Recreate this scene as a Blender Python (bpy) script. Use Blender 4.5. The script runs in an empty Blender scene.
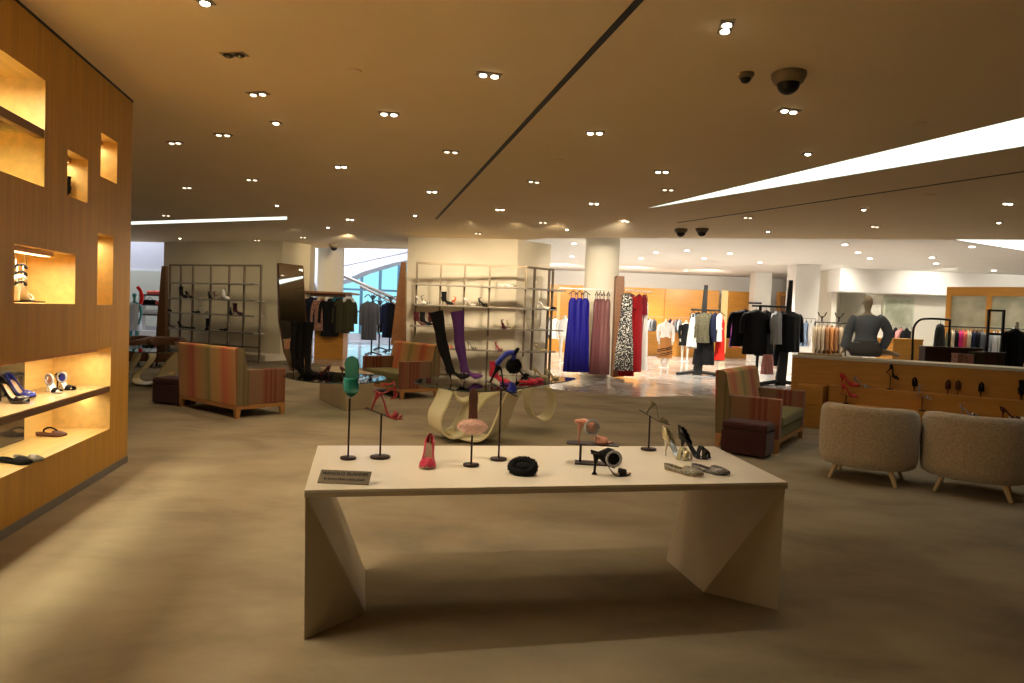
import bpy, bmesh, math, random
from mathutils import Vector, Matrix, Euler
random.seed(7)
S = bpy.context.scene; COL = S.collection
PI = math.pi
# ------------------------------------------------------------------ camera
F = 683.0; EYE = 1.55
cam = bpy.data.objects.new('camera', bpy.data.cameras.new('camera')); COL.objects.link(cam)
cam.data.sensor_width = 36; cam.data.lens = 36*F/1024; cam.data.clip_start = .05; cam.data.clip_end = 200
CM = Matrix.Rotation(math.radians(90-2.22), 3, 'X') @ Matrix.Rotation(math.radians(2.2), 3, 'Z')
cam.matrix_world = Matrix.Translation((0, 0, EYE)) @ CM.to_4x4(); S.camera = cam
CO = Vector((0, 0, EYE))
def ray(px, py): return CM @ Vector(((px-512)/F, -(py-341.5)/F, -1))
def fz(px, py, z=0.0):
    d = ray(px, py); return CO + d*((z-EYE)/d.z)
def fd(px, py, D):
    d = ray(px, py); return CO + d*(D/d.y)
def fpl(px, py, p, n):
    d = ray(px, py); return CO + d*((p-CO).dot(n)/d.dot(n))
# ------------------------------------------------------------------ materials
def mat(name, col, rough=.6, metal=0., var=0., scale=8., bump=0., stretch=(1,1,1), emit=None, spec=.5, sheen=0., coords='Object', detail=3, col2=None):
    m = bpy.data.materials.new(name); m.use_nodes = True; nt = m.node_tree; N = nt.nodes; L = nt.links
    b = N['Principled BSDF']; b.inputs['Base Color'].default_value = (*col, 1)
    b.inputs['Roughness'].default_value = rough; b.inputs['Metallic'].default_value = metal
    b.inputs['Specular IOR Level'].default_value = spec
    if sheen: b.inputs['Sheen Weight'].default_value = sheen
    if emit: b.inputs['Emission Color'].default_value = (*emit[0], 1); b.inputs['Emission Strength'].default_value = emit[1]
    if var or bump or col2:
        tc = N.new('ShaderNodeTexCoord'); mp = N.new('ShaderNodeMapping'); mp.inputs['Scale'].default_value = stretch
        nz = N.new('ShaderNodeTexNoise'); nz.inputs['Scale'].default_value = scale; nz.inputs['Detail'].default_value = detail
        L.new(tc.outputs[coords], mp.inputs[0]); L.new(mp.outputs[0], nz.inputs['Vector'])
        if var or col2:
            r = N.new('ShaderNodeValToRGB'); c2 = col2 or tuple(c*(1-var) for c in col)
            r.color_ramp.elements[0].position = .35; r.color_ramp.elements[0].color = (*c2, 1)
            r.color_ramp.elements[1].position = .65; r.color_ramp.elements[1].color = (*col, 1)
            L.new(nz.outputs['Fac'], r.inputs[0]); L.new(r.outputs[0], b.inputs['Base Color'])
        if bump:
            bp = N.new('ShaderNodeBump'); bp.inputs['Strength'].default_value = bump; bp.inputs['Distance'].default_value = .01
            L.new(nz.outputs['Fac'], bp.inputs['Height']); L.new(bp.outputs[0], b.inputs['Normal'])
    return m
def emitter(name, col, st):
    m = bpy.data.materials.new(name); m.use_nodes = True; nt = m.node_tree
    nt.nodes.clear(); e = nt.nodes.new('ShaderNodeEmission'); o = nt.nodes.new('ShaderNodeOutputMaterial')
    e.inputs[0].default_value = (*col, 1); e.inputs[1].default_value = st; nt.links.new(e.outputs[0], o.inputs[0]); return m
def glassm(name, tint=(.8,.9,.85), refl=.12):
    m = bpy.data.materials.new(name); m.use_nodes = True; nt = m.node_tree; nt.nodes.clear()
    o = nt.nodes.new('ShaderNodeOutputMaterial'); mx = nt.nodes.new('ShaderNodeMixShader')
    t = nt.nodes.new('ShaderNodeBsdfTransparent'); g = nt.nodes.new('ShaderNodeBsdfGlossy'); fr = nt.nodes.new('ShaderNodeFresnel')
    fr.inputs[0].default_value = 1.25; t.inputs[0].default_value = (*tint, 1); g.inputs['Roughness'].default_value = .02
    nt.links.new(fr.outputs[0], mx.inputs[0]); nt.links.new(t.outputs[0], mx.inputs[1]); nt.links.new(g.outputs[0], mx.inputs[2])
    nt.links.new(mx.outputs[0], o.inputs[0]); return m
def stripes(name, stops, span, axis='X', rough=.85):
    """vertical fabric stripes: colour ramp along one local axis over SPAN metres, repeated"""
    m = bpy.data.materials.new(name); m.use_nodes = True; nt = m.node_tree; N = nt.nodes; L = nt.links
    b = N['Principled BSDF']; b.inputs['Roughness'].default_value = rough; b.inputs['Sheen Weight'].default_value = .2
    tc = N.new('ShaderNodeTexCoord'); sp = N.new('ShaderNodeSeparateXYZ'); L.new(tc.outputs['Object'], sp.inputs[0])
    ad = N.new('ShaderNodeMath'); ad.operation = 'ADD'; ad.inputs[1].default_value = span*20.5
    L.new(sp.outputs[axis], ad.inputs[0])
    dv = N.new('ShaderNodeMath'); dv.operation = 'DIVIDE'; dv.inputs[1].default_value = span; L.new(ad.outputs[0], dv.inputs[0])
    fr = N.new('ShaderNodeMath'); fr.operation = 'FRACT'; L.new(dv.outputs[0], fr.inputs[0])
    r = N.new('ShaderNodeValToRGB'); cr = r.color_ramp
    cr.elements[0].position = stops[0][0]; cr.elements[0].color = (*stops[0][1], 1)
    cr.elements[1].position = stops[-1][0]; cr.elements[1].color = (*stops[-1][1], 1)
    for p, c in stops[1:-1]:
        e = cr.elements.new(p); e.color = (*c, 1)
    L.new(fr.outputs[0], r.inputs[0]); L.new(r.outputs[0], b.inputs['Base Color'])
    w = N.new('ShaderNodeTexNoise'); w.inputs['Scale'].default_value = 180; bp = N.new('ShaderNodeBump'); bp.inputs['Strength'].default_value = .2
    L.new(tc.outputs['Object'], w.inputs['Vector']); L.new(w.outputs['Fac'], bp.inputs['Height']); L.new(bp.outputs[0], b.inputs['Normal'])
    return m
def clothm(name, col, rough=.85, **k): return mat(name, col, rough, bump=k.pop('bump', .25), scale=k.pop('scale', 60), sheen=.15, **k)

M = {}
def planks(name, ca, cb, w=.42):
    m = mat(name, ca, .42, var=.18, scale=3, stretch=(9, 9, .35), bump=.03, spec=.35)
    nt = m.node_tree; N = nt.nodes; L = nt.links; b = N['Principled BSDF']; ramp = [n for n in N if n.type == 'VALTORGB'][0]
    tc = [n for n in N if n.type == 'TEX_COORD'][0]; sp = N.new('ShaderNodeSeparateXYZ'); L.new(tc.outputs['Object'], sp.inputs[0])
    d = N.new('ShaderNodeMath'); d.operation = 'DIVIDE'; d.inputs[1].default_value = w; L.new(sp.outputs['X'], d.inputs[0])
    f = N.new('ShaderNodeMath'); f.operation = 'FLOOR'; L.new(d.outputs[0], f.inputs[0])
    wn = N.new('ShaderNodeTexWhiteNoise'); wn.noise_dimensions = '1D'; L.new(f.outputs[0], wn.inputs['W'])
    mx = N.new('ShaderNodeMixRGB'); mx.blend_type = 'MULTIPLY'; mx.inputs[2].default_value = (*cb, 1)
    L.new(wn.outputs['Value'], mx.inputs[0]); L.new(ramp.outputs[0], mx.inputs[1]); L.new(mx.outputs[0], b.inputs['Base Color'])
    return m
M['honey'] = planks('honey_maple_veneer', (.62, .335, .05), (.90, .86, .80))
M['maple'] = mat('lit_maple_veneer', (.82, .56, .20), .4, var=.15, scale=3, stretch=(.5, 6, 6), spec=.4)  # niche lining lightened to paint the strips' light into the wood
M['cabwood'] = mat('orange_cherry_veneer', (.58, .26, .04), .4, var=.15, scale=3, stretch=(.6, 6, 6))
M['brownwood'] = mat('brown_wood', (.26, .11, .04), .45, var=.2, scale=3, stretch=(1, 8, 8))
M['shelfwood'] = mat('brown_shelf_wood', (.20, .095, .04), .35, var=.2, scale=3, stretch=(.6, 8, 8))
M['darkwood'] = mat('dark_walnut', (.075, .028, .013), .4, var=.3, scale=3, stretch=(.6, 8, 8))
M['legwood'] = mat('light_ash_wood', (.62, .46, .26), .5, var=.12, scale=6)
M['sofawood'] = mat('sofa_maple_frame', (.52, .25, .08), .45, var=.12, scale=6)
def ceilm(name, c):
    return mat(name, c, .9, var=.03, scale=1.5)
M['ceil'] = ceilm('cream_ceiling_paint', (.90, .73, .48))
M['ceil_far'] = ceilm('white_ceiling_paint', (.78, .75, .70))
M['white'] = mat('white_wall_paint', (.78, .76, .72), .8, var=.03, scale=1.5)
M['bluewhite'] = mat('cool_white_wall_paint', (.66, .68, .74), .8, var=.03, scale=1.5)
M['cream'] = mat('cream_plaster', (.62, .55, .39), .75, var=.05, scale=1.2)
M['colwhite'] = mat('white_column_plaster', (.74, .68, .56), .75, var=.03, scale=1.2)
M['beige'] = mat('beige_plinth_paint', (.50, .40, .25), .8, var=.1, scale=2)
M['black'] = mat('black_metal', (.012, .010, .010), .4, metal=.3)
M['blackmatte'] = mat('matte_black_plastic', (.01, .01, .01), .6)
M['bronze'] = mat('bronze_metal', (.21, .165, .115), .42, metal=.6)
M['steel'] = mat('brushed_steel', (.40, .36, .31), .42, metal=.7)
M['chrome'] = mat('chrome', (.8, .8, .8), .15, metal=1)
M['mirror'] = mat('mirror_silver', (.86, .86, .84), .02, metal=1)
M['mirror_painted_refl'] = mat('mirror_painted_reflection', (.62, .62, .48), .3, metal=.35, scale=2.5, col2=(.42, .43, .30))  # blotchy olive colour paints the bright shop's reflection into the panes
M['baseb'] = mat('grey_skirting_metal', (.22, .21, .20), .5, metal=.2, var=.1, scale=4)
M['glass'] = glassm('table_glass', (.90, .95, .91))
M['ribbon'] = mat('cream_lacquer', (.82, .72, .47), .35, var=.03, scale=2)
M['lamp'] = emitter('lamp_lens_glow', (1, .86, .62), 14)
M['lamp_dim'] = emitter('lamp_lens_dim_glow', (1, .80, .55), 2.5)
M['lamp_off'] = mat('unlit_lamp_lens', (.12, .10, .06), .2)
M['trough'] = emitter('cove_light_diffuser', (.95, 1, .93), 2.2)
M['farlamp'] = emitter('far_lamp_glow', (1, .93, .8), 8)
M['slot'] = emitter('warm_slot_light', (1, .66, .25), 1.1)
M['stripe_back'] = stripes('striped_back_fabric', [(0, (.60, .30, .09)), (.14, (.64, .17, .035)), (.20, (.60, .13, .03)), (.27, (.62, .30, .07)), (.40, (.56, .32, .08)), (.45, (.26, .22, .03)), (.53, (.50, .28, .06)), (.66, (.62, .27, .07)), (.73, (.50, .09, .02)), (.80, (.60, .14, .03)), (.88, (.62, .28, .07)), (1, (.60, .30, .09))], 1.55)  # backrest colours raised to carry the spot light falling there
M['stripe_side'] = stripes('striped_side_fabric_shaded', [(0, (0.245, 0.072, 0.029)), (.18, (0.245, 0.108, 0.050)), (.22, (0.173, 0.022, 0.014)), (.27, (0.245, 0.101, 0.043)), (.31, (0.173, 0.022, 0.014)), (.36, (0.245, 0.101, 0.043)), (.40, (0.187, 0.029, 0.014)), (.50, (0.230, 0.122, 0.058)), (.75, (0.216, 0.122, 0.058)), (.78, (0.101, 0.086, 0.029)), (.82, (0.194, 0.130, 0.058)), (.87, (0.101, 0.086, 0.029)), (.90, (0.202, 0.137, 0.065)), (1, (0.158, 0.130, 0.050))], .76, 'Y')  # side colours darkened to put the flank's shade into the fabric
M['olive'] = clothm('olive_green_upholstery', (.165, .15, .035))
M['burgundy'] = clothm('burgundy_upholstery', (.045, .005, .006))
M['boucle'] = mat('cream_boucle', (.55, .44, .30), .95, var=.28, scale=55, bump=1.0, sheen=.4, detail=6)
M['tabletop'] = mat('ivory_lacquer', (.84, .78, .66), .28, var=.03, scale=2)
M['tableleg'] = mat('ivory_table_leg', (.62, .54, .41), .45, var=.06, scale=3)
M['tableedge'] = mat('bronze_edge_band', (.20, .13, .08), .4)
M['leather'] = mat('brown_leather', (.18, .075, .03), .45, bump=.1, scale=40)

def carpet():
    m = bpy.data.materials.new('beige_mottled_carpet'); m.use_nodes = True; nt = m.node_tree; N = nt.nodes; L = nt.links
    b = N['Principled BSDF']; b.inputs['Roughness'].default_value = .95; b.inputs['Specular IOR Level'].default_value = .15
    tc = N.new('ShaderNodeTexCoord')
    mp = N.new('ShaderNodeMapping'); mp.inputs['Scale'].default_value = (.8, 1.3, 1); mp.inputs['Rotation'].default_value = (0, 0, .5)
    n1 = N.new('ShaderNodeTexNoise'); n1.inputs['Scale'].default_value = 1.1; n1.inputs['Detail'].default_value = 6; n1.inputs['Roughness'].default_value = .6; n1.inputs['Distortion'].default_value = .25
    r1 = N.new('ShaderNodeValToRGB'); e = r1.color_ramp.elements
    e[0].position = .33; e[0].color = (.205, .170, .115, 1); e[1].position = .66; e[1].color = (.325, .272, .185, 1)
    x = e.new(.5); x.color = (.275, .228, .152, 1)
    L.new(tc.outputs['Object'], mp.inputs[0]); L.new(mp.outputs[0], n1.inputs['Vector']); L.new(n1.outputs['Fac'], r1.inputs[0]); L.new(r1.outputs[0], b.inputs['Base Color'])
    n2 = N.new('ShaderNodeTexNoise'); n2.inputs['Scale'].default_value = 120; bp = N.new('ShaderNodeBump'); bp.inputs['Strength'].default_value = .4; bp.inputs['Distance'].default_value = .005
    L.new(tc.outputs['Object'], n2.inputs['Vector']); L.new(n2.outputs['Fac'], bp.inputs['Height']); L.new(bp.outputs[0], b.inputs['Normal'])
    return m
def marble():
    m = bpy.data.materials.new('polished_marble_tiles'); m.use_nodes = True; nt = m.node_tree; N = nt.nodes; L = nt.links
    b = N['Principled BSDF']; b.inputs['Roughness'].default_value = .14
    tc = N.new('ShaderNodeTexCoord'); n1 = N.new('ShaderNodeTexNoise'); n1.inputs['Scale'].default_value = 1.6; n1.inputs['Detail'].default_value = 8; n1.inputs['Distortion'].default_value = 1.6
    br = N.new('ShaderNodeTexBrick'); br.offset = 0; br.inputs['Scale'].default_value = 1; br.inputs['Brick Width'].default_value = 1.2; br.inputs['Row Height'].default_value = 1.2; br.inputs['Mortar Size'].default_value = .012
    br.inputs['Color1'].default_value = (.62, .60, .58, 1); br.inputs['Color2'].default_value = (.47, .46, .46, 1); br.inputs['Mortar'].default_value = (.3, .29, .28, 1)
    r = N.new('ShaderNodeValToRGB'); r.color_ramp.elements[0].position = .3; r.color_ramp.elements[0].color = (.55, .53, .52, 1); r.color_ramp.elements[1].position = .6; r.color_ramp.elements[1].color = (1, 1, 1, 1)
    mx = N.new('ShaderNodeMixRGB'); mx.blend_type = 'MULTIPLY'; mx.inputs[0].default_value = 1
    L.new(tc.outputs['Object'], n1.inputs['Vector']); L.new(tc.outputs['Object'], br.inputs['Vector']); L.new(n1.outputs['Fac'], r.inputs[0])
    L.new(br.outputs['Color'], mx.inputs[1]); L.new(r.outputs[0], mx.inputs[2]); L.new(mx.outputs[0], b.inputs['Base Color'])
    return m
M['carpet'] = carpet(); M['marble'] = marble()
# ------------------------------------------------------------------ mesh builder
class MB:
    def __init__(s): s.v = []; s.f = []; s.smooth = []
    def add(s, vs, fs, sm=False, T=None):
        o = len(s.v)
        s.v += [tuple(T @ Vector(v)) if T is not None else tuple(v) for v in vs]
        s.f += [tuple(i+o for i in f) for f in fs]; s.smooth += [sm]*len(fs); return s
    def box(s, x0, x1, y0, y1, z0, z1, T=None):
        v = [(x, y, z) for z in (z0, z1) for y in (y0, y1) for x in (x0, x1)]
        return s.add(v, [(0,2,3,1), (4,5,7,6), (0,1,5,4), (2,6,7,3), (0,4,6,2), (1,3,7,5)], False, T)
    def prism(s, pts, z0, z1, T=None):
        n = len(pts); a = sum(pts[i][0]*pts[(i+1) % n][1]-pts[(i+1) % n][0]*pts[i][1] for i in range(n))
        if a < 0: pts = pts[::-1]
        v = [(p[0], p[1], z0) for p in pts]+[(p[0], p[1], z1) for p in pts]
        return s.add(v, [tuple(range(n))[::-1], tuple(range(n, 2*n))]+[(i, (i+1) % n, n+(i+1) % n, n+i) for i in range(n)], False, T)
    def rings(s, rings, caps=True, sm=True, T=None, closed=True):
        k = len(rings[0]); v = [p for r in rings for p in r]; f = []
        for i in range(len(rings)-1):
            for j in range(k if closed else k-1):
                a = i*k+j; b = i*k+(j+1) % k; f.append((a, b, b+k, a+k))
        s.add(v, f, sm, T)
        if caps:
            s.add(rings[0], [tuple(range(k))[::-1]], False, T); s.add(rings[-1], [tuple(range(k))], False, T)
        return s
    def tube(s, pts, r, n=8, caps=True, T=None, closed=False):
        pts = [Vector(p) for p in pts]; m = len(pts); rr = r if isinstance(r, (list, tuple)) else [r]*m; R = []; up = None
        for i, p in enumerate(pts):
            if closed: t = (pts[(i+1) % m]-pts[i-1]).normalized()
            else: t = (pts[min(i+1, m-1)]-pts[max(i-1, 0)]).normalized()
            if up is None:
                up = Vector((0, 0, 1)) if abs(t.z) < .9 else Vector((0, 1, 0))
            a = t.cross(up).normalized(); b2 = a.cross(t).normalized(); up = b2
            R.append([p+a*math.cos(2*PI*j/n)*rr[i]+b2*math.sin(2*PI*j/n)*rr[i] for j in range(n)])
        if closed: R.append(R[0]); caps = False
        return s.rings(R, caps, True, T)
    def cyl(s, x, y, z0, z1, r, n=24, r2=None, T=None):
        r2 = r if r2 is None else r2
        A = [(x+math.cos(2*PI*j/n)*r, y+math.sin(2*PI*j/n)*r, z0) for j in range(n)]
        B = [(x+math.cos(2*PI*j/n)*r2, y+math.sin(2*PI*j/n)*r2, z1) for j in range(n)]
        return s.rings([A, B], True, True, T)
    def lathe(s, prof, n=24, T=None, sx=1, sy=1):
        return s.rings([[(math.cos(2*PI*j/n)*r*sx, math.sin(2*PI*j/n)*r*sy, z) for j in range(n)] for r, z in prof], True, True, T)
    def ball(s, c, r, n=12, T=None, sc=(1,1,1)):
        R = []
        for i in range(1, n):
            a = PI*i/n; R.append([(c[0]+math.sin(a)*math.cos(2*PI*j/n)*r*sc[0], c[1]+math.sin(a)*math.sin(2*PI*j/n)*r*sc[1], c[2]-math.cos(a)*r*sc[2]) for j in range(n)])
        return s.rings(R, True, True, T)
    def ribbon(s, pts, w, t, T=None, closed=False):
        """flat band along an (x,z) path, width W along y, thickness T"""
        m = len(pts); O = []; I = []
        for i, p in enumerate(pts):
            if closed: q = pts[(i+1) % m]; o = pts[i-1]
            else: q = pts[min(i+1, m-1)]; o = pts[max(i-1, 0)]
            dx, dz = q[0]-o[0], q[1]-o[1]; l = math.hypot(dx, dz) or 1; nx, nz = -dz/l*t/2, dx/l*t/2
            O.append((p[0]+nx, p[1]+nz)); I.append((p[0]-nx, p[1]-nz))
        R = [[(a[0], -w/2, a[1]), (a[0], w/2, a[1]), (b[0], w/2, b[1]), (b[0], -w/2, b[1])] for a, b in zip(O, I)]
        if closed: R.append(R[0])
        return s.rings(R, not closed, False, T)
    def build(s, name, m, parent=None, bevel=0, sub=0, solid=0):
        me = bpy.data.meshes.new(name); me.from_pydata(s.v, [], s.f)
        for p, sm in zip(me.polygons, s.smooth): p.use_smooth = sm
        me.materials.append(m); me.validate(); me.update()
        o = bpy.data.objects.new(name, me); COL.objects.link(o)
        if parent: o.parent = parent
        if solid: md = o.modifiers.new('s', 'SOLIDIFY'); md.thickness = solid
        if bevel: md = o.modifiers.new('b', 'BEVEL'); md.width = bevel; md.segments = 2; md.limit_method = 'ANGLE'
        if sub: md = o.modifiers.new('u', 'SUBSURF'); md.levels = sub; md.render_levels = sub
        return o
def smoothpath(pts, k=8, closed=False):
    """Catmull-Rom"""
    out = []; n = len(pts); P = [Vector(p) for p in pts]
    rng = range(n if closed else n-1)
    for i in rng:
        g = (lambda j: P[j % n]) if closed else (lambda j: P[max(0, min(n-1, j))])
        a, b, c, d = g(i-1), g(i), g(i+1), g(i+2)
        for q in range(k):
            t = q/k; out.append(tuple(.5*((2*b)+(c-a)*t+(2*a-5*b+4*c-d)*t*t+(3*b-a-3*c+d)*t**3)))
    if not closed: out.append(tuple(P[-1]))
    return out
def tag(o, label, cat, group=None):
    o['label'] = label; o['category'] = cat
    if group: o['group'] = group
    return o
def empty(name, loc=(0,0,0), rz=0, label=None, cat=None, group=None, rot=None):
    o = bpy.data.objects.new(name, None); COL.objects.link(o); o.location = loc; o.empty_display_size = .1
    o.rotation_euler = rot or (0, 0, rz)
    if label: tag(o, label, cat, group)
    return o
def struct(o): o['kind'] = 'structure'; return o
KIDS = {}
def dup(root, loc, rz=0, label=None, cat=None, group=None, mats=None, rot=None, scale=None):
    def cp(o, par):
        c = o.copy(); COL.objects.link(c); c.parent = par
        if mats and o.type == 'MESH' and o.name.split('.')[0] in mats:
            key = (o.data.name, mats[o.name.split('.')[0]].name)
            if key not in KIDS:
                d = o.data.copy(); d.materials.clear(); d.materials.append(mats[o.name.split('.')[0]]); KIDS[key] = d
            c.data = KIDS[key]
        for ch in o.children: cp(ch, c)
        return c
    r = cp(root, None); r.location = loc; r.rotation_euler = rot or (0, 0, rz)
    if scale: r.scale = (scale,)*3
    if label: tag(r, label, cat or root['category'], group)
    elif 'group' in r and not group: pass
    return r
def light(name, kind, loc, energy, col, **k):
    l = bpy.data.lights.new(name, kind); l.energy = energy; l.color = col
    o = bpy.data.objects.new(name, l); COL.objects.link(o); o.location = loc
    if 'rot' in k: o.rotation_euler = k.pop('rot')
    for a, b in k.items(): setattr(l, a, b)
    return o
ORD = ['first','second','third','fourth','fifth','sixth','seventh','eighth','ninth','tenth','eleventh','twelfth','thirteenth','fourteenth','fifteenth','sixteenth']
EXPO = 0.0
# ================================================================== ROOM
CEIL = 3.425; CEILF = 3.72
A0 = fz(0, 541); B0 = fz(127, 462); D0 = (B0-A0).normalized(); N0 = Vector((D0.y, -D0.x, 0))
wrot = math.atan2(D0.y, D0.x)
WM = Matrix.Translation(B0) @ Matrix.Rotation(wrot, 4, 'Z')      # local x along the wall (away), local y into the wall
def wl(px, py):
    p = fpl(px, py, B0, N0)-B0; return p.dot(D0), p.z
def wworld(u, v, z): return WM @ Vector((u, v, z))
nich = []
ND = .46
def niche(pxn, pxf, ft, fb, near=None):
    u1, zt = wl(*ft); _, zb = wl(*fb); u0 = near if near is not None else wl(*pxn)[0]
    nich.append((u0, u1, zb, zt)); return nich[-1]
n1 = niche(None, None, (45.5, 81), (43.5, 187), -5.2)
n2 = niche((67.5, 170), None, (88, 160), (88, 203.5))
n3 = niche((100.8, 155), None, (117.5, 143), (116.5, 184))
n4 = niche((14.2, 272), None, (75.5, 255), (75.5, 304))
n5 = niche((97.5, 270), None, (113.5, 237), (112.7, 305))
n6 = niche(None, None, (111, 347), (110, 428.5), -5.2)
U0 = -11.0
us = sorted({U0, 0.0} | {a for n in nich for a in n[:2]}); zs = sorted({0.0, CEIL-.02} | {a for n in nich for a in n[2:]})
wb = MB()
def inside(u, z): return any(n[0] < u < n[1] and n[2] < z < n[3] for n in nich)
for i in range(len(us)-1):
    for j in range(len(zs)-1):
        if not inside((us[i]+us[i+1])/2, (zs[j]+zs[j+1])/2):
            wb.add([(us[i], 0, zs[j]), (us[i+1], 0, zs[j]), (us[i+1], 0, zs[j+1]), (us[i], 0, zs[j+1])], [(0, 1, 2, 3)])
wb.add([(0, 0, 0), (0, .6, 0), (0, .6, CEIL-.02), (0, 0, CEIL-.02)], [(0, 1, 2, 3)])
wb.add([(U0, .6, 0), (0, .6, 0), (0, .6, CEIL-.02), (U0, .6, CEIL-.02)], [(3, 2, 1, 0)])
wb.add([(U0, 0, CEIL-.02), (0, 0, CEIL-.02), (0, .6, CEIL-.02), (U0, .6, CEIL-.02)], [(0, 1, 2, 3)])
W = struct(wb.build('wall_left', M['honey'])); W.matrix_world = WM
for (u0, u1, z0, z1) in nich:                                    # each niche is a lining set into the wall
    nb = MB()
    nb.add([(u0, 0, z0), (u1, 0, z0), (u1, 0, z1), (u0, 0, z1), (u0, ND, z0), (u1, ND, z0), (u1, ND, z1), (u0, ND, z1)],
           [(4, 5, 6, 7), (0, 1, 5, 4), (1, 2, 6, 5), (2, 3, 7, 6), (3, 0, 4, 7)])
    nb.build('niche_lining', M['maple'], W)
bb = MB(); bb.box(U0, .004, -.006, .01, 0, .065)
o = struct(bb.build('baseboard_left', M['baseb'])); o.matrix_world = WM
s = MB(); s.box(U0, 0, -.004, .02, CEIL-.02, CEIL); o = struct(s.build('trim_1', M['blackmatte'])); o.matrix_world = WM
# pelmet with a light strip in the lit niches
def niche_lamp(n, u0, u1, e, v=.16):
    z = n[3]-.035
    s = MB(); s.box(u0, u1, v-.05, v+.05, z, z+.03)
    t = MB(); t.box(u0+.01, u1-.01, v-.03, v+.03, z-.004, z-.0005)
    root = s.build('niche_light', M['sofawood']); root.matrix_world = WM
    d = t.build('diffuser', emitter('niche_strip_glow', (1, .72, .34), 6), root)
    l = light('niche_lamp', 'AREA', wworld((u0+u1)/2, v, z-.02), e, (1, .83, .56), shape='RECTANGLE', size=u1-u0, size_y=.05)
    l.rotation_euler = (0, 0, wrot); return root
tag(niche_lamp(n1, -4.9, n1[1]-.5, 120), 'warm light strip under the top of the large upper left wall niche', 'light')
tag(niche_lamp(n4, n4[0]+.02, n4[1]-.25, 11, .10), 'warm light strip in the niche holding the strappy sandal', 'light')
tag(niche_lamp(n6, -4.9, n6[1]-.12, 26, .12), 'warm light strip above the long lower shoe shelf', 'light')
tag(niche_lamp(n3, n3[0]+.02, n3[1]-.02, 1.1), 'small light strip in the narrow niche highest on the wood wall', 'light')
tag(niche_lamp(n5, n5[0]+.02, n5[1]-.02, 1.5), 'small light strip in the tall narrow niche near the wall end', 'light')
tag(niche_lamp(n2, n2[0]+.02, n2[1]-.02, 1.1), 'small light strip in the narrow niche beside the large upper niche', 'light')
l = light('niche_lamp', 'AREA', wworld(-2.6, .2, wl(111, 392)[1]-.02), 15, (1, .83, .56), shape='RECTANGLE', size=4.6, size_y=.05); l.rotation_euler = (0, 0, wrot)
# shelves in niches
zsh = wl(44.5, 134)[1]
s = MB(); s.box(-5.19, n1[1]-.002, .004, .06, zsh-.03, zsh+.03); o = s.build('niche_shelf', M['shelfwood'], bevel=.002); o.matrix_world = WM
t = MB(); t.box(-5.19, n1[1]-.004, .061, ND-.003, zsh-.006, zsh+.006); t.build('glass_pane', M['glass'], o)
tag(o, 'brown-fronted glass shelf across the large upper niche of the wood wall', 'shelf')
za = wl(111, 385.5)[1]; zb_ = wl(111, 391.5)[1]
s = MB(); s.box(-5.19, n6[1]-.002, .004, ND-.022, zb_, za-.008); o = s.build('shoe_shelf', M['shelfwood']); o.matrix_world = WM
tag(o, 'long brown glass-topped shelf holding pumps in the lower wall niche', 'shelf')
t = MB(); t.box(-5.19, n6[1]-.004, .008, ND-.004, za-.008, za); gl = mat('bronze_glass_top', (.55, .40, .22), .06); t.build('glass_top', gl, o)
# dark panel in place of a dark opening in back of the long niche
def inpx(px, py, v): return fpl(px, py, wworld(0, v, 0), N0)
u22 = (inpx(22, 380, ND)-B0).dot(D0)
s = MB(); s.box(-4.2, u22, ND-.02, ND-.003, n6[2]+.004, zb_-.004); s.box(-4.2, u22, ND-.02, ND-.003, za+.004, n6[3]-.06); o = s.build('back_panel', mat('dark_niche_panel', (.03, .028, .026), .12)); o.matrix_world = WM
tag(o, 'dark panel at the back of the long lower niche', 'panel')
# floors
bd = [fz(300, 362), fz(400, 372), fz(560, 390), fz(640, 397), fz(720, 395), fz(800, 389)]
bd = [Vector((-22, 20, 0)), Vector((-8, 19.6, 0))]+bd+[Vector((14, 13.2, 0)), Vector((26, 12, 0))]
s = MB(); s.prism([(-22, -6), (26, -6)]+[(p.x, p.y) for p in bd[::-1]], -.1, 0); struct(s.build('floor', M['carpet']))
s = MB(); s.prism([(p.x, p.y) for p in bd]+[(26, 36), (-22, 36)], -.1, .003); struct(s.build('floor_marble', M['marble']))
# near ceiling with light troughs
def poly_holes(outer, holes, z0, z1, name, m):
    bm = bmesh.new(); edges = []
    for loop in [outer]+holes:
        vs = [bm.verts.new((p[0], p[1], z0)) for p in loop]
        edges += [bm.edges.new((vs[i], vs[(i+1) % len(vs)])) for i in range(len(vs))]
    bmesh.ops.triangle_fill(bm, edges=edges, use_beauty=True, use_dissolve=False)
    for f in bm.faces:
        if f.normal.z > 0: f.normal_flip()
    me = bpy.data.meshes.new(name); bm.to_mesh(me); bm.free()
    vs = [tuple(v.co) for v in me.vertices]; fs = [tuple(p.vertices) for p in me.polygons]
    b = MB(); b.add(vs, fs)
    n = len(outer)
    b.add([(p[0], p[1], z0) for p in outer]+[(p[0], p[1], z1) for p in outer], [(i, (i+1) % n, n+(i+1) % n, n+i) for i in range(n)])
    return struct(b.build(name, m))
cz = lambda x, y: tuple(fz(x, y, CEIL))[:2]
edge = [cz(310, 248), cz(405, 249), cz(545, 238.5), cz(635, 238), cz(1024, 240)]
e1, e2 = Vector(edge[-2]), Vector(edge[-1]); ex = e2+(e2-e1)*1.6
hole1 = [cz(647, 208.5), cz(1024, 146), cz(1150, 122), cz(1150, 84), cz(1024, 117.5)]
def widen(a, b, w):
    return [cz(a[0], a[1]+w), cz(b[0], b[1]+w), cz(b[0], b[1]-w), cz(a[0], a[1]-w)]
hole2 = widen((120, 223.5), (287, 218), 1.5)
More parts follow.
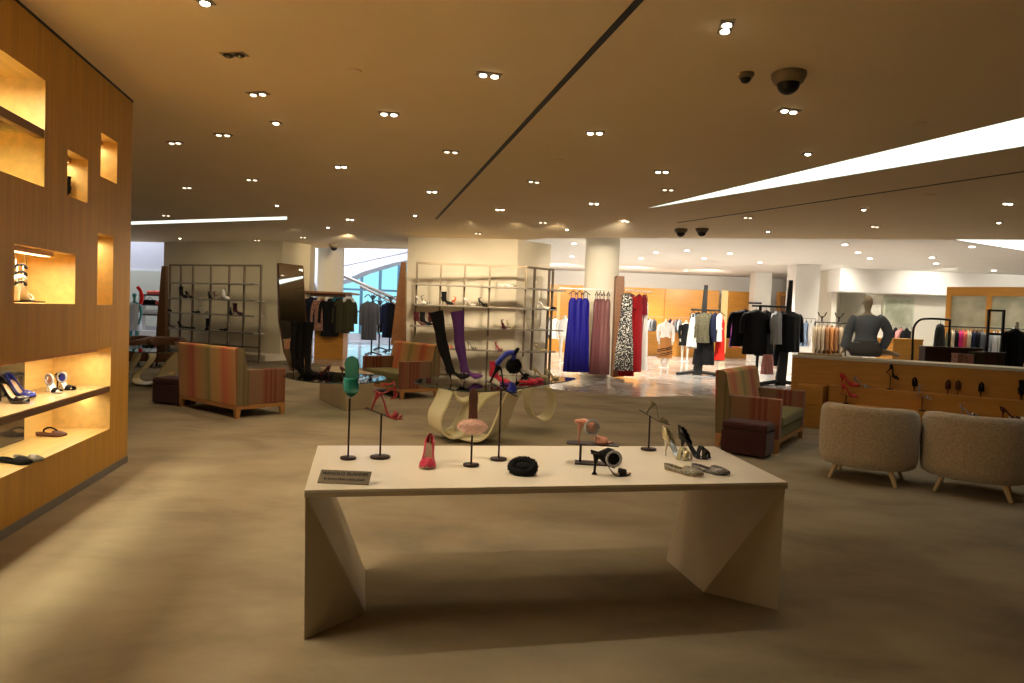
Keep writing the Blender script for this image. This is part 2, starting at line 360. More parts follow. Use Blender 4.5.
poly_holes([(-22, -6), (26, -6), (26, 11), (ex.x, ex.y)]+edge[::-1]+[(-9.5, 21.5), (-22, 23.5)], [hole1, hole2], CEIL, CEIL+.05, 'ceiling', M['ceil'])
def trough(hole, h, m_side, m_top, nm, label):
    n = len(hole); b = MB(); z0 = CEIL+.001; z1 = CEIL+h
    b.add([(p[0], p[1], z0) for p in hole]+[(p[0], p[1], z1) for p in hole], [(i, (i+1) % n, n+(i+1) % n, n+i) for i in range(n)])
    o = b.build(nm, m_side); t = MB(); t.add([(p[0], p[1], z1-.01) for p in hole], [tuple(range(n))]); t.build('diffuser', m_top, o)
    return tag(o, label, 'light')
side_glow = mat('trough_side_glow', (.8, .82, .78), .4, emit=((.93, 1, .92), .62))  # glow added to the sides so the trough's narrow tip looks lit
trough(hole1, .42, side_glow, M['trough'], 'ceiling_light_trough', 'long bright wedge-shaped light trough in the right ceiling')
trough(hole2, .30, side_glow, M['trough'], 'ceiling_light_trough', 'thin white light slot in the left ceiling above the shelving')
def groove(a, b, w, nm):
    P, Q = Vector(cz(*a)), Vector(cz(*b)); d = (Q-P).normalized(); n = Vector((-d.y, d.x))*w/2
    s = MB(); s.prism([tuple(P+n), tuple(P-n), tuple(Q-n), tuple(Q+n)], CEIL-.006, CEIL-.0005); return struct(s.build(nm, M['blackmatte']))
groove((436, 219), (650, -12), .05, 'trim_2')
groove((678, 222.5), (1100, 160), .035, 'trim_3')
# far ceiling, behind the edge
s = MB(); s.box(-2.8, 26, 12, 36, CEILF, CEILF+.1); struct(s.build('ceiling_far', M['ceil_far']))
s = MB(); s.box(-22, -2.8, 19, 36, 7.2, 7.3); struct(s.build('ceiling_atrium', M['bluewhite']))
s = MB(); s.box(-2.8, -2.7, 19, 36, CEILF, 7.2); struct(s.build('wall_atrium_side', M['bluewhite']))
s = MB(); s.box(-22, -2.8, 20.9, 21, CEIL+.051, 7.2); struct(s.build('wall_atrium_front', M['bluewhite']))
# enclosing walls
s = MB(); s.box(-2.75, 26, 32, 32.2, 0.003, CEILF); struct(s.build('wall_back', M['white']))
s = MB(); s.box(25.9, 26.1, -6, 32, 0, CEILF); struct(s.build('wall_right', M['white']))
s = MB(); s.box(-22, 26, -6.1, -5.9, 0, CEIL); struct(s.build('wall_front', M['cream']))
s = MB(); s.box(-22.2, -22, -6, 36, 0, 7.2); struct(s.build('wall_far_left', M['bluewhite']))
# right rear wall (nearer) with soffit and recess
xr = fd(866, 300, 26).x; xr0 = fd(814, 300, 28).x
s = MB(); s.box(xr, 25.9, 26, 26.2, .003, CEILF); s.box(xr, xr+.2, 26.2, 28, .003, CEILF); s.box(xr0, xr+.2, 28, 28.2, .003, CEILF)
s.box(xr0-.2, xr0, 26.0, 28.2, .003, CEILF); struct(s.build('wall_rear_right', mat('pale_rear_wall_paint', (.74, .70, .60), .8)))
s = MB(); s.box(xr0-.4, 25.9, 25.0, 25.98, 2.88, CEILF-.002); struct(s.build('trim_4', M['white']))
# partition that carries the left shelf frame, and its skirting plinth
PL = fd(163, 300, 21.6); PR = fd(281, 300, 19.8); PE = fd(309, 300, 20.6)
s = MB(); s.prism([(PL.x, PL.y), (PR.x, PR.y), (PE.x, PE.y), (PE.x-.2, PE.y+1.2), (PL.x+.3, PL.y+1.2)], 0, CEIL-.001); struct(s.build('wall_partition', M['cream']))
s = MB(); s.prism([(PL.x, PL.y-.01), (PR.x, PR.y-.01), (PE.x+.05, PE.y-.01), (PE.x-.02, PE.y-.55), (PR.x-.1, PR.y-.9), (PL.x+.1, PL.y-.9)], 0.001, .16)
struct(s.build('baseboard_partition', M['colwhite']))
# centre pier
QL = fd(406, 300, 17.3); QR = fd(516, 300, 17.0); QE = fd(549, 300, 17.9)
s = MB(); s.prism([(QL.x, QL.y), (QR.x, QR.y), (QE.x, QE.y), (QE.x, QE.y+1.4), (QL.x, QL.y+1.4)], .003, CEIL-.001); struct(s.build('wall_pier', M['colwhite']))
# columns
def column(nm, px, D, r, ztop):
    p = fd(px, 300, D); s = MB(); s.cyl(p.x, p.y, .003, ztop, r, 40); return struct(s.build(nm, M['colwhite']))
column('wall_column_centre', 600.5, 18.6, .46, CEILF-.001)
column('wall_column_left', 330, 22.6, .42, 7.19)
p = fd(802, 300, 24.5); s = MB(); s.box(p.x-.42, p.x+.42, p.y-.4, p.y+.4, .003, CEILF-.001); struct(s.build('wall_column_right', M['white']))
p = fd(742, 300, 28.5); s = MB(); s.box(p.x+.5, p.x+1.2, p.y, p.y+.6, .003, CEILF-.001); struct(s.build('wall_column_rear', M['white']))
# atrium back: parapet, window bands, slanted soffits, rods
yb = 34.0
xa, xb = -21.9, -2.8
wl0 = fd(341, 300, yb).x
s = MB(); s.box(xa, wl0, yb, yb+.2, .003, 7.19); s.box(wl0, xb, yb, yb+.2, .003, fd(372, 334, yb).z); s.box(wl0, xb, yb, yb+.2, 5.2, 7.19)
struct(s.build('wall_atrium_back', M['bluewhite']))
s = MB(); zl = fd(372, 334, yb).z
for px in (341, 361, 379.5, 398): x = fd(px, 300, yb).x; s.box(x-.06, x+.06, yb-.05, yb+.1, zl, 5.2)
for py in (290, 312): z = fd(370, py, yb).z; s.box(wl0, xb, yb-.04, yb+.08, z-.05, z+.05)
fr = struct(s.build('window_1', mat('blue_grey_mullion', (.10, .22, .30), .5)))
s = MB(); s.box(wl0, xb, yb+.02, yb+.03, zl, 5.2); s.build('pane', M['glass'], fr)
def wedge(nm, pts, D, th, m):
    q = [fd(x, y, D) for x, y in pts]; s = MB()
    n = len(q); s.add([(p.x, p.y, p.z) for p in q]+[(p.x, p.y+th, p.z) for p in q], [tuple(range(n))[::-1], tuple(range(n, 2*n))]+[(i, (i+1) % n, n+(i+1) % n, n+i) for i in range(n)])
    return struct(s.build(nm, m))
wedge('trim_5', [(300, 236), (412, 230), (412, 259), (392, 263), (362, 272), (343, 281), (330, 284), (318, 270), (300, 262)], 30, 1.5, mat('pale_atrium_soffit', (.62, .62, .68), .8))
wedge('trim_6', [(341, 250), (412, 246), (412, 251), (342, 266)], 29, .4, M['bluewhite'])
def rod(a, b, D, r, label, m=None):
    s = MB(); s.tube([fd(*a, D), fd(*b, D)], r, 8); return tag(s.build('brace_rod', m or M['steel']), label, 'rod', None)
rod((342, 275), (400, 301), 28, .07, 'upper slanted steel rod crossing the blue window')
rod((360, 286), (400, 306), 28.6, .05, 'lower slanted steel rod crossing the blue window')
rod((306, 273), (319, 297), 27, .12, 'grey slanted beam left of the round column by the coats')
# left distance (between wood wall and partition)
s = MB(); x0 = fd(100, 300, 26).x; x1 = fd(170, 300, 26).x
s.box(x0, x1+1, 26, 26.2, .003, 7.19); struct(s.build('wall_shop_left', M['bluewhite']))
s = MB(); s.box(x0+.2, x1, 25.9, 25.99, .6, fd(150, 271, 26).z); struct(s.build('trim_7', mat('pale_green_back_panel', (.60, .62, .52), .7)))
# wood wall units far back
def woodunit(px0, px1, D, ztop, depth, nm, label, m='cabwood'):
    a = fd(px0, 300, D).x; b = fd(px1, 300, D).x; s = MB(); s.box(a, b, D, D+depth, .003, ztop)
    return tag(s.build(nm, M[m], bevel=.01), label, 'wall panelling'), a, b
zt = fd(650, 288, 30.5).z
for px0, px1, lb in ((546, 583, 'orange wood wall panel behind the white blouses left of the round column'), (612, 664.7, 'orange wood wall panel behind the white-shirted mannequin'), (665, 719, 'orange wood wall panel behind the black-dressed mannequin'), (727, 753, 'orange wood wall panel right of the bright slot')):
    o, a, b = woodunit(px0, px1, 30.6, zt, .8, 'wood_wall_panel', lb)
    o['group'] = 'orange wood wall panels at the back'
    if px0 != 727 and px0 != 546:
        zc = fd(650, 330, 30.5).z
        s = MB(); s.box(a+.1, b-.1, 30.1, 30.595, .004, zc-.06); s.box(a+.08, b-.08, 30.08, 30.595, zc-.06, zc)
        q = tag(s.build('low_cabinet', M['cabwood'], bevel=.01), 'low orange wood cabinet under the rail '+('left' if px0 == 612 else 'right')+' of the striped skirt', 'cabinet')
for px, lb, w, py0 in ((558.5, 'glowing vertical wall slot left of the round column', .07, 289), (723.5, 'bright glowing vertical wall slot behind the red dress', .14, 290)):
    a = fd(px, 300, 30.75); s = MB(); s.box(a.x-w, a.x+w, 30.55, 30.59, 1.0 if px < 600 else .2, fd(px, py0, 30.75).z-.03)
    tag(s.build('slot_light', M['slot']), lb, 'light')
a = fd(777, 300, 30).x; b = fd(796, 300, 30).x
s = MB(); s.box(a, b, 30, 30.1, .01, fd(785, 292, 30).z); o = tag(s.build('wood_doorway_panel', M['cabwood'], bevel=.01), 'orange wood doorway panel behind the tall black rack pole', 'panel')
s = MB(); s.box(a+.15, a+.55, 29.97, 29.998, 1.1, fd(785, 296, 30).z); s.build('dark_inset', M['brownwood'], o)
# ------------------------------------------------------------------ ceiling lamps
def disc(x, y, z, r, n=20): return [(x+math.cos(2*PI*j/n)*r, y+math.sin(2*PI*j/n)*r, z) for j in range(n)]
def make_downlight(lens, n=2, r=.029):
    root = empty('ceiling_downlight'); b = MB(); w = .05*n
    b.box(-w, w, -.045, .045, -.008, -.0005); b.build('frame', mat('downlight_frame', (.33, .26, .17), .5), root, bevel=.003)
    for i in range(n):
        x = (i-(n-1)/2)*.092; q = MB(); q.cyl(x, 0, -.014, -.0085, r+.010, 20); rim = q.build('lamp_rim', M['black'], root)
        q = MB(); q.lathe([(r, -.0141), (r*.98, -.022), (r*.6, -.027), (.004, -.029)], 16, Matrix.Translation((x, 0, 0))); q.build('lamp_lens', lens, rim)
    return root
DL = {k: make_downlight(M[m], n) for k, m, n in (('on', 'lamp', 2), ('one', 'lamp', 1), ('dim', 'lamp_dim', 2), ('off', 'lamp_off', 2))}
used = set()
def place_dl(kind, px, py, label, z=None, yaw=0., energy=0, col=(1, .75, .48), group=None):
    z = CEIL if z is None else z; p = fz(px, py, z)
    if kind not in used: used.add(kind); o = DL[kind]; o.location = p; o.rotation_euler = (0, 0, yaw); tag(o, label, 'ceiling light', group)
    else: o = dup(DL[kind], p, yaw, label, 'ceiling light', group)
    if energy:
        light('spot', 'SPOT', (p.x, p.y, z-.06), energy, col, spot_size=math.radians(105), spot_blend=.9, shadow_soft_size=.06)
    return o
regions = {
 'in the band nearest the camera, left ceiling': [('one',205,1),('off',234,54),('on',489,74)],
 'in the second band, left ceiling': [('dim',258,93),('on',389,113)],
 'in the third band, left ceiling': [('dim',223,134),('one',276,122),('dim',451,151)],
 'in the fourth band, left ceiling': [('dim',175,142),('dim',252,179),('on',341,166)],
 'in the fifth band, left ceiling': [('dim',187,187),('one',277,205),('on',350,219),('one',415,215),('on',432,191)],
 'behind the thin white light slot': [('dim',166,215),('one',180,238),('dim',257,240),('dim',303,237),('one',328,227)],
 'between dark slot and wedge trough': [('on',595,132),('dim',534,181),('on',662,171),('dim',668,189),('on',594,203),('on',500,209)],
 'near the ceiling edge, mid photo': [('dim',478,233),('dim',543,222),('one',567,229),('dim',625,221)],
}
hot = {(489,74):.35,(389,113):.9,(276,122):1.3,(341,166):1,(432,191):1,(595,132):.7,(662,171):.9,(350,219):1,(500,209):1,(594,203):1,(258,93):.9,(223,134):1.3,(205,1):.2,(277,205):1.3,(175,142):.8,(415,215):.8,(252,179):1,(451,151):1,(166,215):.4,(567,229):1,(328,227):.6,(257,240):0}
EN = 66
for reg, ls in regions.items():
    ls.sort(key=lambda t: t[1])
    for i, (k, x, y) in enumerate(ls):
        st = {'on': 'lit twin', 'one': 'single lit', 'dim': 'small faintly lit twin', 'off': 'unlit twin'}[k]
        place_dl(k, x, y, f'{st} ceiling spotlight, {ORD[i]} from left {reg}', yaw=random.uniform(-.3, .5), energy=EN*hot.get((x, y), 0), group='recessed spotlights in the near ceiling')
rl = [('on',726,26,'large bright twin spotlight nearest the camera on the right ceiling',1.4,.5),('on',789,110,'twin spotlight just behind the large dome camera',.3,.6),('one',808,153,'single spotlight between the dome camera and the light trough',0,.8),
      ('dim',748,217,'small twin spotlight nearest the left tip of the wedge light trough',.2,0),('one',768,231,'single spotlight right of the two small dome cameras',0,.6),('one',864,209,'single spotlight in the strip behind the wedge light trough',0,.8),
      ('dim',875,226,'small twin spotlight near the ceiling edge above the seated mannequin',.3,.5),('on',1008,203,'twin spotlight at the right edge behind the light trough',.3,.8),('one',999,222,'single spotlight at the far right near the ceiling edge',0,.5),('one',677,231.5,'single spotlight beside the left small dome camera',0,0)]
for k, x, y, lb, yw, e in rl: place_dl(k, x, y, lb, yaw=yw, energy=EN*e*.5, group='recessed spotlights in the near ceiling')
# far ceiling spots
fl = [(845,244),(858,252),(870,258),(886,277),(932,257),(936,263),(994,270),(972,246),(687,250),(704,258),(656,252),(730,253),(686,270),(641,258),(574,243),(572,256),(760,262),(800,266),(830,272),(905,282)]
fl = [p for p in fl]
fl.sort()
farp = None
for i, (x, y) in enumerate(fl):
    p = fz(x, y, CEILF)
    if farp is None:
        farp = MB(); farp.cyl(0, 0, -.012, -.0005, .10, 20); farp = farp.build('ceiling_spotlight', M['steel'])
        q = MB(); q.cyl(0, 0, -.03, -.0125, .07, 20); q.build('lamp_lens', M['farlamp'], farp); o = farp; o.location = p
    else: o = dup(farp, p)
    side = 'left' if i < 10 else 'right'; k = i % 10
    tag(o, f'round spotlight, {ORD[k]} from left in the {side} half of the white far ceiling', 'ceiling light', 'spotlights in the far ceiling')
for x, y, e in ((2.5, 19.5, 800), (6, 18.5, 800), (9.5, 18.5, 700), (3.5, 24, 1100), (8, 24, 1100), (13, 17.5, 380), (13, 22.5, 1000), (5.5, 28.5, 1200), (0.6, 27.5, 1100)):
    light('far_spot', 'SPOT', (x, y, CEILF-.08), e, (1, .90, .74), spot_size=math.radians(140), spot_blend=.8, shadow_soft_size=.12)
for x, y, z, e in ((-7, 28, 6.9, 2600), (-9, 31.5, 6.9, 1800), (-15, 24.5, 6.8, 1100)):
    light('atrium_spot', 'SPOT', (x, y, z), e, (.88, .90, 1), spot_size=math.radians(150), spot_blend=.8, shadow_soft_size=.3)
# light panel in far ceiling (right edge)
cf = lambda x, y: tuple(fz(x, y, CEILF-.01))[:2]
s = MB(); q = [cf(953, 238.8), cf(1060, 256), cf(1120, 262), cf(1120, 240)]; s.prism(q, CEILF-.02, CEILF-.002); tag(s.build('ceiling_light_panel', M['trough']), 'bright wedge light panel in far ceiling at the right edge', 'light')
# dome cameras, sensors, plates
def dome(px, py, r, label, cat, z=None):
    z = CEIL if z is None else z; p = fz(px, py, z); root = empty('dome_camera', p, 0, label, cat)
    s = MB(); s.lathe([(r, -.0005), (r*1.0, -.02*r/.09), (r*.82, -.05*r/.09), (r*.7, -.055*r/.09)], 28); s.build('housing', mat('camera_housing', (.22, .17, .11), .5), root)
    k = r/.09; s = MB(); s.lathe([(r*.66, -.056*k)]+[(r*.66*math.cos(a), -.056*k-r*.62*math.sin(a)) for a in (.3, .6, .9, 1.2, 1.5)], 24); s.build('dome', M['black'], root); return root
dome(789, 73.5, .125, 'large black dome camera hanging from the right ceiling', 'camera')
dome(746, 73.5, .06, 'small black dome sensor left of the large dome camera', 'sensor')
dome(681, 229, .13, 'left one of two small dome cameras under the ceiling edge', 'camera')
dome(702, 228.5, .13, 'right one of two small dome cameras under the ceiling edge', 'camera')
dome(334, 244.5, .15, 'dark dome camera at ceiling edge above the winter coats', 'camera')
for px, py, lb in ((355, 70.5, 'round flush ceiling plate left of the front twin spotlight'), (920, 123, 'round flush ceiling plate just above the wedge light trough'), (931, 194.5, 'round flush ceiling plate behind the wedge light trough'), (559, 160, 'small round flush ceiling plate behind the dark slot')):
    s = MB(); s.cyl(0, 0, -.012, -.0005, .055, 24); o = s.build('ceiling_plate', M['ceil']); o.location = fz(px, py, CEIL); tag(o, lb, 'ceiling plate')
# world: pale blue sky seen through the window
w = bpy.data.worlds.new('sky'); S.world = w; w.use_nodes = True; bg = w.node_tree.nodes['Background']; bg.inputs[0].default_value = (.36, .76, 1.0, 1); bg.inputs[1].default_value = 1.5
# ================================================================== FURNITURE
def xf(p, rz): return Matrix.Translation(p) @ Matrix.Rotation(rz, 4, 'Z')
# ---- display table in front
TZ = .727
tl, tr_, br_, bl = fz(304.5, 490.3, TZ), fz(788, 482.3, TZ), fz(714.5, 446.3, TZ), fz(317.8, 445.5, TZ)
cen = (tl+tr_+br_+bl)/4; cen.z = 0
tab = empty('display_table', cen, 0, 'long ivory lacquered display table with folded panel legs holding the shoes', 'table')
L = lambda p: (p.x-cen.x, p.y-cen.y)
s = MB(); s.prism([L(tl), L(tr_), L(br_), L(bl)], TZ-.012, TZ); s.build('tabletop', M['tabletop'], tab)
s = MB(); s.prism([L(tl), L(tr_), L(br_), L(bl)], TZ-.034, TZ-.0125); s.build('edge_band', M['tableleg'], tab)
def leg(Ft, Fm, Fb, T, Tb, out):
    zt = TZ-.0345
    P = [Vector((*L(p), p.z)) for p in (T, Ft, Fm, Fb, Tb)]
    s = MB(); T0, F0, M0, B0_, T1 = P
    T0.z = T1.z = zt
    outer = [T0, F0, M0, B0_, T1]; th = Vector(out)*.028
    inn = [p+th for p in outer]
    vs = [tuple(p) for p in outer+inn]
    fs = [(0, 1, 2), (0, 2, 3, 4), (5, 7, 6), (5, 9, 8, 7), (0, 5, 6, 1), (1, 6, 7, 2), (2, 7, 8, 3), (3, 8, 9, 4), (4, 9, 5, 0)]
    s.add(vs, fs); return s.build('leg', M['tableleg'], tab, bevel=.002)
leg(fz(304, 640), fz(364.7, 612), fz(364.7, 571), tl+Vector((.003, .004, 0)), bl+Vector((.004, -.004, 0)), (.0, .6, 0))
leg(fz(778, 610.5), fz(703.4, 592), fz(667, 561), tr_+Vector((-.012, .002, 0)), fz(694, 451, TZ-.03), (.0, .6, 0))
# ---- glass tables with ribbon bases
def outline(pts, z): return [tuple(fz(x, y, z))[:2] for x, y in pts]
def glass_table(name, pts, z, label, th=.015):
    q = smoothpath([(x, y, 0) for x, y in outline(pts, z)], 6, True); c = sum((Vector(p) for p in q), Vector())/len(q)
    root = empty(name, (c.x, c.y, 0), 0, label, 'table')
    s = MB(); s.prism([(p[0]-c.x, p[1]-c.y) for p in q], z-th, z); s.build('glass_top', M['glass'], root)
    s = MB(); s.tube([(p[0]-c.x, p[1]-c.y, z-th/2) for p in q], th*.55, 6, closed=True); s.build('edge', mat('dark_glass_edge', (.035, .05, .04), .15), root)
    return root, c
def rib(root, c, pts, D, w, yaw, dy=0, closed=False, k=8):
    """ribbon given by points in a vertical plane at depth D"""
    P = [fd(x, y, D) for x, y in pts]; o = sum(P, Vector())/len(P)
    q = smoothpath([((p.x-o.x), 0, p.z) for p in P], k, closed)
    q = [(a[0], max(a[2], .012)) for a in q]
    s = MB(); s.ribbon(q, w, .022, Matrix.Translation((o.x-c.x, D-c.y+dy, 0)) @ Matrix.Rotation(yaw, 4, 'Z'), closed=closed)
    return s.build('ribbon_base', M['ribbon'], root)
gz = .70
gt, gc = glass_table('glass_display_table', [(415, 382), (440, 387), (470, 391), (510, 389), (545, 384), (576, 378.5), (545, 376), (500, 374.5), (455, 376), (425, 378)], gz, 'oval glass table on looping cream ribbon bases in front of the centre shoe shelves')
rib(gt, gc, [(446, 389), (440, 402), (434, 414), (435, 426), (444, 433.5), (455, 432), (464, 422), (472, 408), (482, 397), (496, 391)], 8.3, .50, .42)
rib(gt, gc, [(517, 390), (510, 403), (504, 418), (497, 431), (487, 438), (474, 438), (460, 435.5), (447, 431.5)], 8.2, .46, -.40)
rib(gt, gc, [(456, 389), (456, 396), (462, 400), (470, 398), (479, 391)], 8.6, .40, .1)
rib(gt, gc, [(529, 386), (527, 398), (529, 410), (536, 417.5), (545, 417.5), (551, 408), (552, 396), (547, 387)], 9.2, .36, .25)
gz2 = .56
gt2, gc2 = glass_table('glass_side_table', [(283, 375.5), (297, 379.5), (318, 382), (350, 383), (374, 381.5), (386, 378.5), (378, 375), (350, 373), (318, 371.5), (293, 372.3)], gz2, 'kidney-shaped glass table on a beige block base carrying the black thigh boots')
p1, p2, p3 = fz(319, 399), fz(345, 411), fz(373, 407.5)
s = MB(); q4 = p1+(p3-p2); s.prism([(p.x-gc2.x, p.y-gc2.y) for p in (p1, p2, p3, q4)], 0.001, gz2-.016); s.build('block_base', M['beige'], gt2, bevel=.01)
gz3 = .72
gt3, gc3 = glass_table('glass_display_table', [(120, 349), (140, 352), (165, 352), (188, 349.5), (200, 347), (180, 345.5), (150, 344.8), (128, 346)], gz3, 'glass table on cream ribbon bases behind the left striped loveseat')
rib(gt3, gc3, [(128, 372), (136, 360), (140, 350), (149, 350), (151.5, 357), (146, 366), (139, 372), (136, 379), (143, 383.5), (158, 384)], 12.7, .4, .2)
rib(gt3, gc3, [(136, 383.5), (150, 384.5), (160, 382), (168, 371), (178, 359), (188, 351.5), (196, 350)], 12.4, .40, -.3)
# ---- striped loveseats
def make_sofa(W=1.55, D=.76, H=.96, A=.66):
    r = empty('striped_loveseat'); x = W/2; y = D/2
    s = MB(); s.box(-x, x, -y, y, .12, .17)
    s.build('base_frame', M['sofawood'], r, bevel=.004)
    for sx in (-1, 1):
        for sy in (-1, 1):
            s = MB(); s.rings([[(sx*(x-.03)+a*.026, sy*(y-.03)+b*.026, 0) for a, b in ((-1,-1),(1,-1),(1,1),(-1,1))], [(sx*(x-.035)+a*.034, sy*(y-.035)+b*.034, .12) for a, b in ((-1,-1),(1,-1),(1,1),(-1,1))]], True, False); s.build('leg', M['sofawood'], r)
    # backrest leaning backwards slightly, wedge section
    s = MB(); sec = [(y-.19, .17), (y, .17), (y+.035, H-.02), (y+.02, H), (y-.07, H), (y-.10, H-.03), (y-.20, .44)]
    n = len(sec); s.add([(-x, a, b) for a, b in sec]+[(x, a, b) for a, b in sec], [tuple(range(n)), tuple(range(n, 2*n))[::-1]]+[(i, n+i, n+(i+1) % n, (i+1) % n) for i in range(n)])
    s.build('backrest', M['stripe_back'], r, bevel=.012)
    for sx in (-1, 1):
        s = MB(); s.add([(sx*(x+.001), a, b) for a, b in sec]+[(sx*(x+.006), a, b) for a, b in sec], [tuple(range(n)), tuple(range(n, 2*n))[::-1]]+[(i, n+i, n+(i+1) % n, (i+1) % n) for i in range(n)]); s.build('side_panel', M['stripe_side'], r)
    for sx in (-1, 1):
        s = MB(); s.box(*(sorted((sx*x, sx*(x-.13)))), -y, y-.10, .172, A); s.build('armrest', M['stripe_side'], r, bevel=.012)
    s = MB(); s.box(-x+.135, x-.135, -y+.01, y-.20, .172, .30); s.build('seat_front', M['olive'], r, bevel=.01)
    s = MB(); s.box(-x+.135, x-.135, -y-.015, y-.20, .303, .44); s.build('seat_cushion', M['olive'], r, bevel=.03)
    return r
SD = .76
def sofa_place(C, wdir, ddir, W, Dp):
    """C near corner; wdir unit along width, ddir unit along depth"""
    c = C+wdir*W/2+ddir*Dp/2; return c
sofa = make_sofa()
# left one: back faces camera
a1, a2, a3 = fz(180, 406.5), fz(236, 419), fz(281, 414)
wd = (a1-a2).normalized(); dd = (a3-a2).normalized()
dd = (dd-wd*dd.dot(wd)).normalized()
c = a2+wd*.775+dd*.38
sofa.location = c; sofa.rotation_euler = (0, 0, math.atan2(-dd.y, -dd.x)-PI/2)
tag(sofa, 'striped orange loveseat with its back to the camera beside the wood wall', 'sofa', 'striped loveseats')
# right one faces right
wd = Vector((.55, .835, 0)).normalized(); dd = Vector((wd.y, -wd.x, 0)); c = fz(712.5, 446)+wd*.80+dd*.40
dup(sofa, c, math.atan2(-dd.y, -dd.x)-PI/2, 'striped loveseat with olive seat behind the burgundy ottoman, right of the display table', 'sofa', 'striped loveseats')
wd = Vector((-.62, .785, 0)).normalized(); dd = Vector((.785, .62, 0)); c = fz(401, 399.5)+wd*.775+dd*.38
dup(sofa, c, math.atan2(dd.y, dd.x)-PI/2, 'striped loveseat with olive seat in front of the centre pier', 'sofa', 'striped loveseats')
# ---- ottomans
def ottoman(c, rz, label, w=.52, h=.40):
    r = empty('ottoman', c, rz, label, 'ottoman', 'burgundy ottomans')
    s = MB(); s.box(-w/2, w/2, -.19, .19, .03, h-.10); s.build('upholstered_body', M['burgundy'], r, bevel=.012)
    s = MB(); s.box(-w/2-.004, w/2+.004, -.194, .194, h-.098, h); s.build('seat_pad', M['burgundy'], r, bevel=.03)
    s = MB()
    for a in (-1, 1):
        for b in (-1, 1): s.box(a*(w/2-.05)-.02, a*(w/2-.05)+.02, b*.15-.02, b*.15+.02, 0, .03)
    s.build('feet', M['darkwood'], r)
o1, o2 = fz(719.5, 453.5), fz(770, 461); d = (o2-o1).normalized(); n = Vector((-d.y, d.x, 0))
ottoman(o1+d*.265+n*.195, math.atan2(d.y, d.x), 'square burgundy ottoman in front of the right striped loveseat')
o1 = fz(160, 405.5); ottoman(o1+Vector((.10, .26, 0)), -.3, 'burgundy ottoman beside the left striped loveseat near the wood wall')
# ---- boucle barrel chairs
def make_tub(R=.445, H=.775, fab='boucle', legm='legwood'):
    r = empty('barrel_armchair'); n = 48
    def top(a):   # a=0 back (towards -y local), PI front
        t = abs(((a+PI) % (2*PI))-PI)/PI
        return H-.17*max(0, (t-.30)/.70)**1.2
    prof = [(.88, .155), (.95, .175), (.99, .25), (1.0, .42), (1.0, .58)]
    R_ = []
    rows = []
    for k, (q, z) in enumerate(prof):
        rows.append([(R*q*math.sin(a)*1.04, -R*q*math.cos(a)*.90, z) for a in [2*PI*j/n for j in range(n)]])
    for q, dz in ((.985, -.06), (.95, -.015), (.90, 0), (.80, 0), (.75, -.015), (.715, -.06)):
        rows.append([(R*q*math.sin(a)*1.04, -R*q*math.cos(a)*.90, top(a)+dz) for a in [2*PI*j/n for j in range(n)]])
    rows.append([(R*.70*math.sin(a)*1.04, -R*.70*math.cos(a)*.90, .40) for a in [2*PI*j/n for j in range(n)]])
    # open front: cut the faces where the opening is
    s = MB(); k = n
    v = [p for row in rows for p in row]; f = []
    for i in range(len(rows)-1):
        for j in range(n):
            a = 2*PI*(j+.5)/n; t = abs(((a+PI) % (2*PI))-PI)/PI
            if t > .80 and i >= 3: continue
            A = i*k+j; B = i*k+(j+1) % k; f.append((A, B, B+k, A+k))
    s.add(v, f, True); s.add(rows[0], [tuple(range(n))[::-1]])
    # arm ends
    for j in (int(.40*n)+0, n-int(.40*n)):
        col = [rows[i][j % n] for i in range(3, len(rows))]; s.add(col, [tuple(range(len(col)))])
    s.build('shell', M[fab], r)
    s = MB(); s.lathe([(R*.05, .30), (R*.66, .31), (R*.69, .36), (R*.69, .42), (R*.62, .46), (R*.05, .47)], 32, sx=1.02, sy=.9); s.build('seat_cushion', M[fab], r)
    for sx in (-1, 1):
        for sy in (-1, 1):
            s = MB(); s.tube([(sx*.23, sy*.22, .20), (sx*.30, sy*.27, 0.002)], [.030, .017], 14); s.build('leg', M[legm], r)
    return r
tub = make_tub()
fdir = Vector((.58, .815, 0)); trz = math.atan2(fdir.y, fdir.x)-PI/2
tub.location = (fz(829, 478.5)+fz(895, 487.5))/2+fdir*.27; tub.rotation_euler = (0, 0, trz)
tag(tub, 'cream boucle barrel armchair seen from behind, the left one of the pair', 'armchair', 'boucle barrel armchairs')
dup(tub, (fz(935, 492)+fz(1010, 503))/2+fdir*.27, trz, 'cream boucle barrel armchair seen from behind, cut by the right photo edge', 'armchair', 'boucle barrel armchairs')
lt = {'shell': M['leather'], 'seat_cushion': M['leather'], 'leg': M['darkwood']}
for x, y, rz, lb in ((135, 366, 2.6, 'brown leather tub chair at the left behind the glass table, near the wood wall'), (166, 367, 3.4, 'brown leather tub chair behind the glass table, in front of the leaning wood slab')):
    dup(tub, fz(x, y), rz, lb, 'armchair', 'brown leather tub chairs', mats=lt, scale=.92)
# ---- stepped wooden counter
cd = Vector((.816, -.579, 0)); cn = Vector((-.579, -.816, 0))      # along the counter / towards the chairs
cp = fd(792.5, 355, 11.0); cp.z = 0; crz = math.atan2(cd.y, cd.x)
CT = empty('display_counter', cp, crz, 'long orange wood counter with a white top and stepped shoe shelves', 'counter')
CH = fd(792.5, 354.5, 11.0).z
